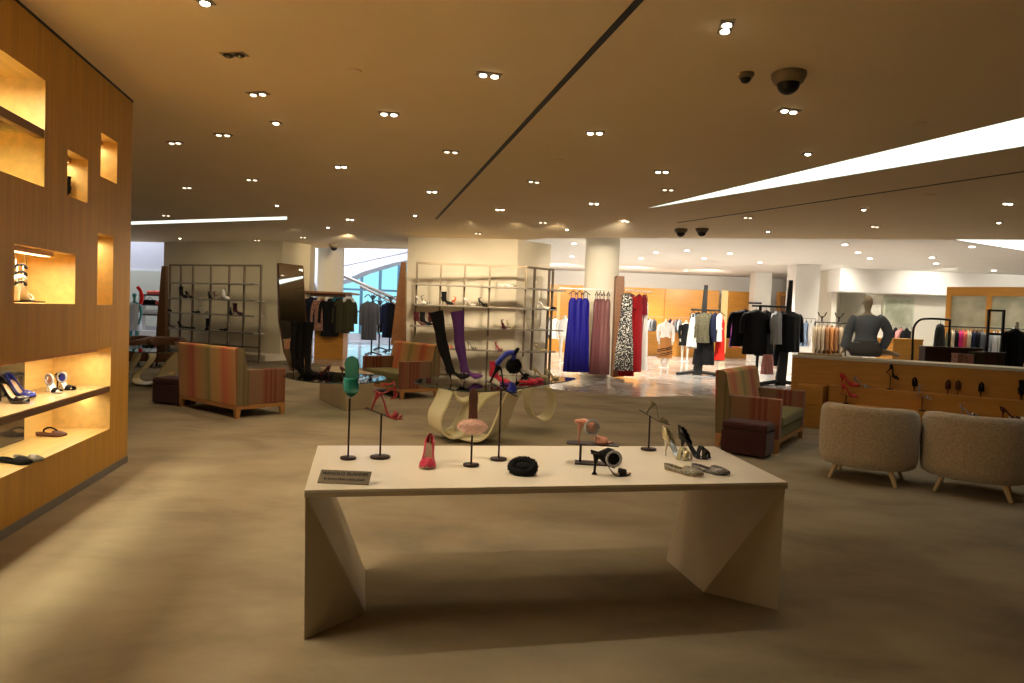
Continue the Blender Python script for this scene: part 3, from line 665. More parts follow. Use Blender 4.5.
# local: x along, -y towards the chairs
Lc = 5.4
s = MB(); s.box(0, Lc, -.02, .62, CH-.045, CH); s.build('countertop', mat('cream_stone_counter', (.62, .56, .44), .35, var=.05, scale=3), CT, bevel=.004)
s = MB(); s.box(.0, Lc, .0, .60, 0.001, CH-.0455); s.build('cabinet_body', M['cabwood'], CT, bevel=.003)
z2, z3 = .665, .42
s = MB(); s.box(.62, Lc, -.26, -.001, .001, z2-.03); s.box(.62, Lc, -.265, -.001, z2-.03, z2); s.build('upper_step', M['cabwood'], CT, bevel=.002)
s = MB(); s.box(.62, Lc, -.55, -.266, .001, z3-.03); s.box(.62, Lc, -.555, -.266, z3-.03, z3); s.build('lower_step', M['cabwood'], CT, bevel=.002)
s = MB(); s.box(.16, .56, -.40, -.001, .34, z2-.02); s.box(.08, .60, -.46, -.001, .001, .335); s.build('end_step', M['cabwood'], CT, bevel=.003)
CMX = Matrix.Translation(cp) @ Matrix.Rotation(crz, 4, 'Z')
def cpos(px, py, z):                                              # where a pixel meets a shelf height
    return fz(px, py, z)
# ---- shelf frames
def frame_unit(name, segs, zbot, ztop, zrows, label, r=.022, ext=(.0,.0)):
    """SEGS: list of (P,Q,uprights fractions)."""
    root = empty(name, (segs[0][0].x, segs[0][0].y, 0), 0, label, 'shelving'); o0 = Vector((segs[0][0].x, segs[0][0].y, 0))
    for P, Q, fr, e0, e1 in segs:
        d = (Q-P); d.z = 0; ln = d.length; d.normalize(); a = math.atan2(d.y, d.x); T = Matrix.Translation(P-o0) @ Matrix.Rotation(a, 4, 'Z'); T.translation.z = 0
        for f in fr:
            s = MB(); s.box(f*ln-r, f*ln+r, -r, r, .003, ztop, T); s.build('upright', M['bronze'], root)
        s = MB(); s.box(-r, ln+r, -r*1.1, r*1.1, ztop+.001, ztop+.05, T); s.build('top_rail', M['bronze'], root)
        s = MB(); s.box(-r, ln+r, -r, r, zbot, zbot+.04, T); s.build('bottom_rail', M['bronze'], root)
        for i, z in enumerate(zrows):
            s = MB(); s.box(-e0[i], ln+e1[i], -.19, .17, z-.035, z, T); s.build('shelf', M['steel'], root, bevel=.003)
    return root
DF = 16.2
zf = lambda y, D=DF, x=470: fd(x, y, D).z
fl_, fr_ = fd(416, 300, DF), fd(525, 300, DF); fe_ = fd(552, 300, DF+.62)
rowsC = [zf(285.5), zf(306), zf(327), zf(349)]
frame_unit('metal_shelf_frame', [(fl_, fr_, (0, .22, .44, .67, 1), (.05, .04, .10, .02), (.05, .05, .1, .05)), (fr_+Vector((.03, .03, 0)), fe_, (.28, .85, 1), (.0, .0, .0, .0), (.28, .0, .25, .0))], .06, zf(266), rowsC,
           'bronze metal shelf frame with shoes in front of the cream centre pier')
gl_, gr_ = fd(169.5, 300, 19.6), fd(260.5, 300, 18.1)
def zl_(y): return fd(260, y, 18.1).z
rowsL = [zl_(284), zl_(300.5), zl_(316), zl_(333)]
frame_unit('metal_shelf_frame', [(gl_, gr_, (0, .13, .27, .47, .67, .83, 1), (.15, .12, .10, .05), (0, 0, 0, 0))], zl_(348.5), zl_(266.5), rowsL,
           'bronze metal shelf frame with dark shoes on the left partition wall')
# ---- leaning mirrors (wood slab behind, silvered face)
def rotm(yaw, pitch=0, roll=0):
    return (Matrix.Rotation(yaw, 3, 'Z') @ Matrix.Rotation(pitch, 3, 'Y') @ Matrix.Rotation(roll, 3, 'X')).to_euler()
def slab(name, pts, D0, D1, th, m, label, cat, face=None, yaw=0, bev=.006):
    q = [fd(x, y, D0) for x, y in pts]; c = sum(q, Vector())/len(q); zb = min(p.z for p in q)
    root = empty(name, (c.x, c.y, 0), yaw, label, cat)
    def ring(off, k=1.0): return [((p.x-c.x)*k, off, p.z) for p in q]
    s = MB(); A = ring(0); B = ring(th); n = len(A)
    s.add(A+B, [tuple(range(n))[::-1], tuple(range(n, 2*n))]+[(i, (i+1) % n, n+(i+1) % n, n+i) for i in range(n)])
    s.build('board', m, root, bevel=bev)
    if face:
        s = MB(); zc = c.z; A = [((p.x-c.x)*.93, -.004, zc+(p.z-zc)*.985) for p in q]; s.add(A, [tuple(range(n))[::-1]]); s.build('mirror_face', face, root)
    return root
slab('standing_mirror', [(279.5, 263), (305, 265), (309.5, 371), (292, 371), (285, 352), (280, 320)], 15.5, 15.5, .10, M['brownwood'], 'tall curved standing mirror behind the black thigh boots', 'mirror', M['mirror'], .5).rotation_euler = rotm(.62, 0, -.043)
slab('leaning_wood_slab', [(161.5, 266), (165.5, 266), (165, 356), (154.5, 356), (157.5, 310)], 17.6, 17.6, .14, M['brownwood'], 'tall brown tapered wood slab beside the left shelf frame', 'panel')
slab('leaning_wood_slab', [(401, 262), (405.5, 262), (405, 345), (390.5, 345), (395.5, 304)], 16.9, 16.9, .2, M['brownwood'], 'tall brown tapered wood slab at the left edge of the centre pier', 'panel')
slab('leaning_wood_slab', [(616.5, 276), (624.5, 276), (625, 376.5), (612, 377)], 17.9, 17.9, .35, M['brownwood'], 'tall brown wood slab between the mauve gowns and the spotted dress', 'panel')
# ================================================================== SHOES
def shoe(name='shoe', wide=False, L=.24, h=.09, W=.078, sole=None, upper=None, regions=(), insole=None, heelm=None, heelr=(.010, .005), strap=None, ring=None, ballx=.66, heel='stiletto', fur=None, Hs=1.0, flare=False):
    """toe along +x. regions: (s0, s1, t) keep dome faces between s0..s1 with |height| below t (1 = closes over the foot)"""
    r = empty(name); sole = sole or M['black']; upper = upper or M['black']
    def zc(s):
        if s > ballx: return .004+.012*max(0, (s-ballx)/(1-ballx))**2
        t = s/ballx
        if t < .22: return h-.02*h*t
        u = (t-.22)/.78; return .004+(h-.004)*(.5+.5*math.cos(PI*u))
    def wc(s):
        k = [(0, .0), (.02, .30), (.08, .52), (.2, .62), (.4, .62), (.6, .88), (.72, 1), (.85, .86), (.95, .5), (1, .10)]
        if wide: k = [(0, .0), (.02, .45), (.08, .82), (.2, .97), (.4, .90), (.6, .95), (.72, 1), (.85, .95), (.95, .62), (1, .10)]
        for a, b in zip(k, k[1:]):
            if a[0] <= s <= b[0]: return W/2*(a[1]+(b[1]-a[1])*(s-a[0])/(b[0]-a[0]))
        return 0
    SS = [0, .015, .04, .08, .13, .2, .28, .36, .44, .52, .58, .64, .7, .76, .82, .88, .93, .97, 1]
    rg = []
    for s_ in SS:
        x, z, w = s_*L, zc(s_), max(wc(s_), .003); rg.append([(x, -w, z), (x, w, z), (x, w*.96, z-.005), (x, -w*.96, z-.005)])
    b = MB(); b.rings(rg, True, True); b.build('sole', sole, r)
    if insole:
        b = MB(); b.rings([[(x[0][0], x[0][1]*.9, x[0][2]+.0015), (x[1][0], x[1][1]*.9, x[1][2]+.0015)] for x in rg], False, True, closed=False); b.build('insole', insole, r)
    if h > .025:
        b = MB(); hx = .035*L/.24
        if heel == 'stiletto': b.tube([(hx, 0, h-.004), (hx-.004, 0, h*.6), (hx-.006, 0, h*.25), (hx-.004, 0, .0)], [.020, .0085, .0055, .0055], 10)
        else: b.tube([(hx, 0, h-.004), (hx-.006, 0, h*.5), (hx-.008, 0, .012), (hx-.008, 0, 0)], [.022, .006, .007, .017], 10)
        b.build('heel', heelm or sole, r)
    if regions:
        TT = [PI*j/12 for j in range(13)]; vs = []; 
        def Hh(s): 
            k = [(0, .052), (.15, .05), (.4, .036), (.6, .050), (.75, .046), (.88, .032), (1, .014)]
            for a, c in zip(k, k[1:]):
                if a[0] <= s <= c[0]: return Hs*(a[1]+(c[1]-a[1])*(s-a[0])/(c[0]-a[0]))
        for s_ in SS:
            for t in TT:
                w = max(wc(s_), .003); lean = -.010*math.sin(t) if s_ < .1 else 0
                vs.append((s_*L+lean, -math.cos(t)*w*(1.03-.30*math.sin(t)**3), zc(s_)+Hh(s_)*math.sin(t)**.8))
        fs = []; n = 13
        for i in range(len(SS)-1):
            sm = (SS[i]+SS[i+1])/2
            for j in range(12):
                hh = math.sin((TT[j]+TT[j+1])/2)
                if any(a <= sm <= c and hh <= (t[0]+(t[1]-t[0])*((sm-a)/(c-a)) if isinstance(t, tuple) else t) for a, c, t in regions): fs.append((i*n+j, (i+1)*n+j, (i+1)*n+j+1, i*n+j+1))
        b = MB(); b.add(vs, fs, True); b.build('upper', upper, r, solid=.0022)
    if strap:
        m, zz, xx = strap; b = MB(); b.tube([(xx+.030*math.cos(a), .026*math.sin(a), h+zz+.012*math.cos(a)) for a in [2*PI*j/20 for j in range(20)]], .0035, 6, closed=True)
        b.build('ankle_strap', m, r)
    if ring:
        m, cx, cz_, R, m2 = ring; b = MB()
        T = Matrix.Translation((cx, -W*.42, cz_)) @ Matrix.Rotation(.15, 4, 'Z')
        b.tube([(R*math.cos(a), 0, R*math.sin(a)) for a in [2*PI*j/22 for j in range(22)]], R*.20, 8, closed=True, T=T); b.build('crystal_ring', m, r)
        if m2: b = MB(); b.tube([(0, .003, 0), (0, .008, 0)], [R*.85]*2, 20, T=T); b.build('ring_centre', m2, r)
    return r
def furball(c, R, sq=(1, 1, 1), n=900, ln=.012, seed=3):
    rnd = random.Random(seed); b = MB(); b.ball(c, R, 14, sc=sq)
    for i in range(n):
        z = rnd.uniform(-1, 1); a = rnd.uniform(0, 2*PI); q = math.sqrt(1-z*z); d = Vector((q*math.cos(a), q*math.sin(a), z))
        p = Vector((c[0]+d.x*R*sq[0], c[1]+d.y*R*sq[1], c[2]+d.z*R*sq[2])); e = (d+Vector((rnd.uniform(-.5, .5), rnd.uniform(-.5, .5), rnd.uniform(-.5, .5)))).normalized()
        u = e.cross(Vector((.3, .5, .8))).normalized()*.0018; b.add([p-u, p+u, p+e*ln], [(0, 1, 2)])
    return b
cl = lambda nm, c, r=.5, **k: mat(nm, c, r, **k)
M['s_black'] = cl('black_suede', (.005, .005, .006), .75, spec=.2); M['s_blackpat'] = cl('black_patent', (.006, .006, .008), .2)
M['s_pink'] = cl('raspberry_satin', (.50, .018, .06), .3); M['s_tan'] = cl('tan_leather', (.46, .30, .18), .45); M['s_nude'] = cl('rose_nude_leather', (.60, .27, .18), .4)
M['s_red'] = cl('red_leather', (.32, .015, .02), .35); M['s_blue'] = cl('cobalt_blue_satin', (.02, .035, .42), .4); M['s_teal'] = cl('teal_green_suede', (.03, .20, .16), .45)
M['s_tealgloss'] = cl('teal_glossy_band', (.02, .24, .22), .12); M['s_olive'] = cl('olive_suede', (.16, .14, .07), .55); M['s_white'] = cl('white_leather', (.72, .70, .66), .4)
M['s_silver'] = cl('silver_leather', (.62, .60, .55), .25, metal=.7); M['s_gold'] = cl('pale_gold_leather', (.55, .48, .28), .3, metal=.4); M['s_orange'] = cl('orange_suede', (.75, .12, .02), .5)
M['s_crystal'] = mat('crystal_stones', (.75, .76, .82), .15, metal=.4, var=.6, scale=260, bump=.8)
M['s_snake'] = mat('snake_print', (.42, .38, .28), .35, scale=160, col2=(.05, .05, .04)); M['s_snaked'] = mat('dark_sequin', (.30, .29, .29), .3, metal=.3, scale=200, col2=(.01, .01, .01))
M['s_pinkfur'] = cl('pale_pink_fur', (.98, .74, .66), .9); M['s_brown'] = cl('brown_suede_footbed', (.13, .05, .03), .6); M['s_purple'] = cl('purple_suede', (.13, .035, .24), .75)
M['s_blue2'] = cl('royal_blue_suede', (.02, .03, .30), .6); M['s_darkred'] = cl('wine_leather', (.07, .006, .012), .4)
M['stand'] = cl('dark_bronze_stand', (.028, .012, .014), .35, metal=.4)
def stand(px, py, z, hgt, rb, label, plate=None, D=None, group='shoe stands on the display table', at=None):
    """round-base display stand; plate: (length, width, pitch, yaw)"""
    p = fz(px, py, z) if at is None else at; r = empty('shoe_stand', p, 0, label, 'shoe stand', group)
    s = MB(); s.lathe([(rb*.96, 0.0005), (rb, .003), (rb, .010), (rb*.95, .013), (.008, .014)], 28); s.build('base', M['stand'], r)
    s = MB(); s.cyl(0, 0, .014, hgt, .0055, 12); s.build('pole', M['stand'], r)
    if plate:
        l, w, pt, yw = plate; s = MB(); s.box(-l/2, l/2, -w/2, w/2, 0.001, .005, Matrix.Translation((0, 0, hgt)) @ Matrix.Rotation(yw, 4, 'Z') @ Matrix.Rotation(pt, 4, 'Y')); s.build('plate', M['stand'], r)
    return p
def put(r, loc, rz, label, cat='shoe', group=None, rot=None, scale=None):
    r.location = loc; r.rotation_euler = rot or (0, 0, rz)
    if scale: r.scale = (scale,)*3
    return tag(r, label, cat, group)
def rotm(yaw, pitch=0, roll=0):
    return (Matrix.Rotation(yaw, 3, 'Z') @ Matrix.Rotation(pitch, 3, 'Y') @ Matrix.Rotation(roll, 3, 'X')).to_euler()
def onplate(p, hgt, pitch, yaw, off=-.12, lift=.0055):
    """a shoe lying on the tilted plate of the stand at p: location, rotation"""
    Rm = Matrix.Rotation(yaw, 3, 'Z') @ Matrix.Rotation(pitch, 3, 'Y'); return p+Vector((0, 0, hgt))+Rm @ Vector((off, 0, lift)), Rm.to_euler()
# 1 teal slide hung upright on a stand
p = stand(348, 459, TZ, .335, .043, 'round-based dark stand holding up the teal slide at the table left')
r = shoe('slide_sandal', wide=True, L=.225, h=.012, W=.088, sole=M['s_teal'], regions=[(.55, .90, 1)], upper=M['s_tealgloss'], insole=M['s_teal'], Hs=1.1)
put(r, p+Vector((.004, .028, .565)), 0, 'teal green slide sandal standing upright, sole behind, on the leftmost table stand', 'shoe', rot=Matrix(((0, .98, -.19), (0, -.19, -.98), (-1, 0, 0))).to_euler())
# 2 red strappy sandal
p = stand(380, 458, TZ, .245, .056, 'dark stand with tilted plate under the red strappy sandal', (.19, .035, .33, .0))
loc, e = onplate(p, .245, .33, 0, -.085)
r = shoe('strappy_sandal', L=.21, h=.105, W=.07, sole=M['s_red'], upper=M['s_red'], regions=[(.70, .80, 1), (.86, .92, 1)], strap=(M['s_red'], .055, .05), heelm=M['s_red'], Hs=.8)
b = MB(); b.tube(smoothpath([(.04, 0, .10), (.075, -.02, .13), (.10, 0, .16), (.125, .02, .12), (.10, 0, .09)], 5), .004, 6); b.tube(smoothpath([(.12, 0, .10), (.10, 0, .165), (.085, .02, .18)], 5), .005, 6); b.ball((.085, .02, .183), .010, 8); b.build('bow_strap', M['s_red'], r)
put(r, loc, 0, 'red strappy high-heel sandal tilted on the second stand from the left', rot=e)
# 3 raspberry pump, toe towards camera
r = shoe('pump', L=.25, h=.10, W=.092, sole=M['s_tan'], upper=M['s_pink'], regions=[(0, .22, (1.15, .62)), (.1, .74, .62), (.70, 1, 1)], insole=M['s_tan'], Hs=1.05)
put(r, fz(429.5, 460, TZ), -PI/2+.06, 'raspberry satin pump pointing toe-first at the camera')
# 4 pink fur slide, seen standing on a pole
p = stand(471, 466, TZ, .165, .044, 'low round-based stand in the middle carrying the pink fur slide')
r = shoe('fur_slide', wide=True, L=.25, h=.012, W=.052, sole=M['s_brown'], insole=M['s_brown'])
furball((.205, 0, .022), .058, (.62, 1.30, .5), 1600, .010, 5).build('fur_band', M['s_pinkfur'], r)
put(r, p+Vector((.0, .014, .42)), 0, 'brown slide with pale pink fur band standing upright on the middle stand', rot=Matrix(((0, 1, 0), (0, 0, -1), (-1, 0, 0))).to_euler())
# 5 blue pompom sandal
p = stand(498.5, 460, TZ, .405, .048, 'tall dark stand with tilted plate under the cobalt sandal', (.20, .033, .42, -.15))
loc, e = onplate(p, .405, .42, -.15, -.095)
r = shoe('pompom_sandal', L=.185, h=.105, W=.066, sole=M['s_black'], upper=M['s_blue'], regions=[(.72, .98, 1)], heelm=M['s_black'], Hs=1.2)
b = MB(); b.tube(smoothpath([(.012, 0, .105), (.022, -.004, .15), (.040, -.006, .19), (.068, 0, .207), (.082, .012, .175), (.090, .02, .14)], 6), [.008]+[.015]*28+[.012]*2, 8); b.build('satin_wrap', M['s_blue'], r)
b = MB(); b.tube([(.072, 0, .20), (.082, 0, .245)], [.014, .009], 8); b.build('bow_knot', M['s_black'], r)
furball((.100, .02, .140), .040, (1, 1, 1), 1300, .010, 8).build('pompom', M['s_black'], r)
put(r, loc, 0, 'cobalt blue wrap sandal with a big black pompom on the tallest stand', rot=e)
# 6 black fur slide lying on the table
r = empty('fur_slide'); b = MB(); rnd = random.Random(4); ring_ = []
for j in range(26):
    a = 2*PI*j/26; ring_.append((.058*math.cos(a), .030*math.sin(a), .040+.026*math.sin(a)))
b.tube(ring_, .022, 10, closed=True)
for i in range(1400):
    j = rnd.randrange(26); c0 = Vector(ring_[j]); d = Vector((rnd.gauss(0, 1), rnd.gauss(0, 1), rnd.gauss(0, 1))).normalized(); q = c0+d*.021; u = d.cross(Vector((.2, .9, .3))).normalized()*.0018
    if q.z > .003: b.add([q-u, q+u, q+(d+Vector((rnd.uniform(-.5, .5), rnd.uniform(-.5, .5), 0))).normalized()*.009], [(0, 1, 2)])
b.ball((.004, .006, .034), .058, 12, sc=(1, .55, .55)); b.build('fur_band', M['s_black'], r)
b = MB(); b.rings([[(x, -w, z), (x, w, z), (x, w, z-.010), (x, -w, z-.010)] for x, w, z in ((-.062, .018, .014), (-.04, .036, .013), (0, .042, .012), (.045, .038, .0115), (.066, .02, .014))], True, True); b.build('sole', M['s_blackpat'], r)
put(r, fz(522.5, 474.5, TZ), -.25, 'black fur-trimmed slide lying on the table in front of the cobalt sandal')
# 7 riser + rose mule
pr = fz(588, 463.5, TZ); rz_ = -.10
R_ = empty('shoe_riser', pr, rz_, 'low black two-level riser under the rose crystal mule', 'shoe riser'); rh = .118
s = MB(); s.box(-.075, .105, -.05, .05, .0005, .008); s.build('base_plate', M['stand'], R_, bevel=.001)
s = MB(); s.cyl(-.045, 0, .0085, rh-.006, .007, 12); s.build('pole', M['stand'], R_)
s = MB(); s.box(-.125, .165, -.055, .055, rh-.0055, rh); s.build('top_plate', M['stand'], R_, bevel=.001)
r = shoe('crystal_mule', L=.215, h=.115, W=.075, sole=M['s_nude'], upper=M['s_nude'], regions=[(.60, .86, 1)], insole=M['s_nude'], ring=(M['s_crystal'], .095, .095, .038, cl('rose_stones', (.62, .42, .38), .25, metal=.3, bump=.6, scale=200)), Hs=.8)
b = MB(); b.tube([(.0, 0, .125), (.05, -.02, .128), (.10, -.028, .105)], [.004, .016, .020], 8); b.build('back_band', M['s_nude'], r)
put(r, pr+Vector((-.085, -.008, rh+.0005)), -.05, 'rose nude mule with crystal ring on the low black riser')
# 8 black mule with ring
r = shoe('crystal_mule', L=.215, h=.112, W=.075, sole=M['s_black'], upper=M['s_black'], regions=[(.68, .86, 1)], insole=M['s_tan'], heel='spool', ring=(M['s_crystal'], .118, .092, .038, M['s_black']), Hs=.75)
b = MB(); b.rings([[(x, -w, z), (x, w, z), (x, w*.9, z-t), (x, -w*.9, z-t)] for x, w, z, t in ((-.002, .006, .130, .012), (.04, .020, .118, .03), (.09, .028, .14, .09), (.125, .030, .13, .09))], True, True); b.build('vamp', M['s_black'], r)
put(r, fz(590, 474, TZ), -.03, 'black mule with round crystal ring and spool heel at the table front')
# 9 olive mule on stand
p = stand(648.5, 450, TZ, .215, .050, 'dark stand with tilted plate under the olive mule, at the table right', (.165, .035, .48, -.1))
loc, e = onplate(p, .215, .48, -.1, -.05)
r = shoe('mule', L=.185, h=.085, W=.06, sole=M['s_olive'], upper=M['s_olive'], regions=[(.66, .88, 1)], heelm=M['s_olive'], Hs=.6)
put(r, loc, 0, 'olive suede mule tilted on the rightmost table stand', rot=e)
# 10-13 pairs on the right
def dors(col, ins, lb, px, py, rz, upm=None):
    r = shoe('sandal_pump', L=.215, h=.105, W=.088, sole=col, upper=upm or col, regions=[(0, .34, (1.08, .25)), (.66, .76, 1), (.84, .93, 1)], insole=ins, Hs=1.5)
    return put(r, fz(px, py, TZ), rz, lb)
dors(M['s_silver'], M['s_silver'], 'pale gold closed-back sandal, left of the upright pair on the table right', 662, 455, -.85, M['s_gold'])
dors(M['s_blackpat'], M['s_blackpat'], 'black closed-back sandal beside the pale gold one on the table right', 678, 454, -.70)
r = shoe('flat_shoe', L=.24, h=.008, W=.088, sole=M['s_tan'], upper=M['s_snake'], regions=[(0, .55, .45), (.5, 1, 1)], insole=M['s_gold'], Hs=.85)
put(r, fz(664.5, 469, TZ), -.80, 'snake-print flat in front of the pale gold sandal')
r = shoe('flat_shoe', L=.22, h=.008, W=.085, sole=M['s_blackpat'], upper=M['s_snaked'], regions=[(0, .5, .45), (.5, 1, 1)], insole=M['s_black'], Hs=.85)
put(r, fz(692, 469, TZ), -.72, 'dark sequined flat at the right end of the shoe cluster')
# sign plaque
sg = empty('brand_sign', fz(343, 484.2, TZ), -.015, 'small dark sign plate at the front left corner of the display table', 'sign')
T = Matrix.Rotation(math.radians(-58), 4, 'X')
s = MB(); s.box(-.121, .121, 0, .062*1.25, 0, .006, Matrix.Rotation(math.radians(38), 4, 'X')); s.build('plate', cl('pewter_plate', (.17, .145, .11), .5, metal=.3), sg, bevel=.001)
s = MB(); s.box(-.10, .10, .003, .050, .0005, .004); s.build('foot', M['stand'], sg)
def text(body, size, loc, rot, m, parent, name='lettering', sx=1):
    c = bpy.data.curves.new(name, 'FONT'); c.body = body; c.size = size; c.align_x = 'CENTER'; c.extrude = .0004; c.offset = .0005
    o = bpy.data.objects.new(name+'_tmp', c); COL.objects.link(o)
    dg = bpy.context.evaluated_depsgraph_get(); me = bpy.data.meshes.new_from_object(o.evaluated_get(dg)); bpy.data.objects.remove(o)
    me.materials.clear(); me.materials.append(m); q = bpy.data.objects.new(name, me); COL.objects.link(q); q.parent = parent; q.location = loc; q.rotation_euler = rot; q.scale = (sx, 1, 1); return q
a = math.radians(38); up = Vector((0, math.cos(a), math.sin(a))); nm = Vector((0, -math.sin(a), math.cos(a)))
text('MANOLO BLAHNIK', .0265, up*.048+nm*.0067, (a, 0, 0), M['blackmatte'], sg, sx=.95)
s = MB(); rnd = random.Random(2); x = -.095
while x < .09:
    w = rnd.uniform(.004, .010); T2 = Matrix.Rotation(a, 4, 'X'); s.box(x, x+w, .018, .026+rnd.uniform(0, .004), .0062, .0068, T2); x += w+.003
s.build('small_print', M['blackmatte'], sg)
# ================================================================== GARMENTS
M['hanger'] = M['blackmatte']
def garment(kind, W, Ln, col, sleeves=0, D=.048, seed=0, flare=1.0, hanger=True, name=None, folds=5, strapless=False, pants=False):
    """hangs from z=0 (the rail) down; width along local x"""
    nm = name or {'coat': 'coat', 'dress': 'gown', 'top': 'blouse', 'jacket': 'jacket', 'skirt': 'skirt', 'trousers': 'trousers', 'cami': 'camisole'}[kind]
    r = empty(nm); rnd = random.Random(seed); n = 32; top = -.07
    def sect(z, w, d, ph, amp):
        out = []
        for j in range(n):
            a = 2*PI*j/n; k = 1+amp*math.sin(folds*2*a+ph)
            out.append((w*math.copysign(abs(math.cos(a))**.75, math.cos(a))*(1+amp*.3*math.sin(3*a)), d*math.sin(a)*k, z))
        return out
    ph = rnd.uniform(0, 6); b = MB()
    if kind in ('coat', 'jacket', 'top'):
        w = W/2; rows = [(top+.02, .06, D*.6, 0), (top-.01, w*.45, D*.7, 0), (top-.035, w*.82, D*.8, 0), (top-.07, w*.97, D*.9, .03), (top-.13, w, D, .06), (top-.35*Ln, w*.96, D, .10), (top-.6*Ln, w*.95*flare, D*1.05, .16), (top-.85*Ln, w*1.0*flare, D*1.15, .22), (top-Ln, w*1.02*flare, D*1.2, .25)]
    elif kind in ('dress', 'cami'):
        w = W/2; t0 = top-(.16 if not strapless else .02)
        rows = [(t0+.03, w*.30, D*.5, .03), (t0-.02, w*.58, D*.65, .06), (t0-.12, w*.72, D*.8, .08), (t0-.26*Ln, w*.72, D*.75, .12), (t0-.45*Ln, w*.86, D, .20), (t0-.7*Ln, w*.95*flare, D*1.1, .28), (t0-.9*Ln, w*1.0*flare, D*1.2, .34), (top-Ln, w*1.04*flare, D*1.25, .38)]
    else:
        w = W/2; rows = [(top, w*.8, D*.8, .02), (top-.08, w*.9, D, .08), (top-.5*Ln, w, D*1.1, .2), (top-Ln, w*1.08*flare, D*1.2, .3)]
    b.rings([sect(z, max(w_, .01), d, ph, am) for z, w_, d, am in rows], True, True)
    if kind in ('dress', 'cami') and not strapless:
        for sx in (-1, 1): b.tube([(sx*W*.20, 0, top-.20), (sx*W*.17, 0, top-.04), (sx*W*.14, 0, top-.012)], .009, 6)
    body = b.build({'coat': 'coat_body', 'jacket': 'jacket_body', 'top': 'blouse_body', 'dress': 'gown_body', 'cami': 'camisole_body'}.get(kind, 'cloth_body'), col, r)
    if sleeves:
        for sx in (-1, 1):
            b = MB(); b.tube(smoothpath([(sx*W*.40, 0, top-.06), (sx*W*.53, .01, top-.16), (sx*W*.60, .015, top-.16-sleeves*.5), (sx*W*.62, -.01, top-.16-sleeves)], 4), [.045]+[.06]*8+[.052]*4, 10); b.build('sleeve', col, r)
    if hanger:
        b = MB(); b.tube(smoothpath([(-W*.42, 0, top-.045), (-W*.2, 0, top+.0), (0, 0, top+.035), (W*.2, 0, top+.0), (W*.42, 0, top-.045)], 4), .011, 6)
        b.tube([(0, 0, top+.035), (0, 0, -.012), (.012, 0, .012), (0, 0, .020), (-.014, 0, .010)], .005, 6); b.build('hanger', M['hanger'], r)
    return r
CM_ = {}
def cm(name, c, rough=.85, **k):
    if name not in CM_: CM_[name] = mat(name, c, rough, bump=.2, scale=50, spec=.2, **k)
    return CM_[name]
def hang(g, px, D, zr, yaw, label, cat, group=None):
    p = fd(px, 300, D); g.location = (p.x, p.y, zr); g.rotation_euler = (0, 0, yaw); return tag(g, label, cat, group)
def rail(px0, px1, D0, D1, y, label, r=.018, m=None, posts=(), name='garment_rail'):
    a = fd(px0, y, D0); b = fd(px1, y, D1); b.z = a.z; root = empty(name, (a.x, a.y, 0), 0, label, 'clothes rail')
    o = Vector((a.x, a.y, 0)); s = MB(); s.tube([a-o, b-o], r, 10); s.build('rail_bar', m or M['steel'], root)
    for t in posts:
        q = a+(b-a)*t-o; s = MB(); s.tube([(q.x, q.y, .02), (q.x, q.y, a.z-r*.8)], r*.9, 10); s.build('post', m or M['steel'], root)
        s = MB(); s.box(q.x-.12, q.x+.12, q.y-.22, q.y+.22, .0035, .02); s.build('foot', m or M['steel'], root)
    return root, a.z
k_black = cm('black_wool', (.008, .008, .010)); k_grey = cm('grey_wool', (.14, .145, .16)); k_navy = cm('navy_wool', (.012, .016, .045)); k_white = cm('white_cotton', (.78, .76, .74)); k_cobalt = cm('cobalt_silk', (.008, .006, .17), .5)
k_mauve = cm('mauve_satin', (.17, .07, .07), .45); k_mauve2 = cm('dark_mauve_satin', (.13, .045, .05), .4); k_red = cm('red_crepe', (.30, .008, .012)); k_wine = cm('wine_crepe', (.20, .008, .02)); k_spot = cm('black_white_spots', (.75, .73, .68)); 
k_spot = mat('black_white_spotted_cloth', (.78, .76, .70), .7, scale=34, col2=(.010, .010, .012), detail=1)
[setattr(e_, 'position', p_) for e_, p_ in zip([n_ for n_ in k_spot.node_tree.nodes if n_.type == 'VALTORGB'][0].color_ramp.elements, (.54, .60))]; k_denim = cm('dark_denim', (.05, .075, .12)); k_camo = mat('olive_patterned_cloth', (.17, .15, .085), .85, scale=30, col2=(.05, .05, .03)); k_blue = cm('sky_blue_cotton', (.25, .34, .50)); k_beige = cm('beige_cotton', (.34, .26, .17)); k_tan = cm('tan_suede', (.26, .12, .05)); k_orange = cm('orange_silk', (.40, .17, .05))
k_pink = cm('hot_pink_silk', (.75, .04, .22)); k_coral = cm('coral_silk', (.80, .16, .12)); k_purple = cm('violet_silk', (.14, .03, .22)); k_blush = cm('blush_satin', (.55, .25, .24), .4); k_cream = cm('cream_silk', (.72, .60, .42)); k_olive = cm('olive_wool', (.05, .048, .025)); k_lgrey = cm('light_grey_knit', (.38, .40, .44)); k_brightred = cm('bright_red_crepe', (.60, .02, .012)); k_teal = cm('petrol_blue_fur', (.015, .12, .20)); k_fur = mat('white_fur', (.75, .72, .68), .95, bump=1, scale=60); k_pinkcoat = mat('rose_patterned_coat', (.48, .24, .18), .85, scale=30, col2=(.16, .09, .06))
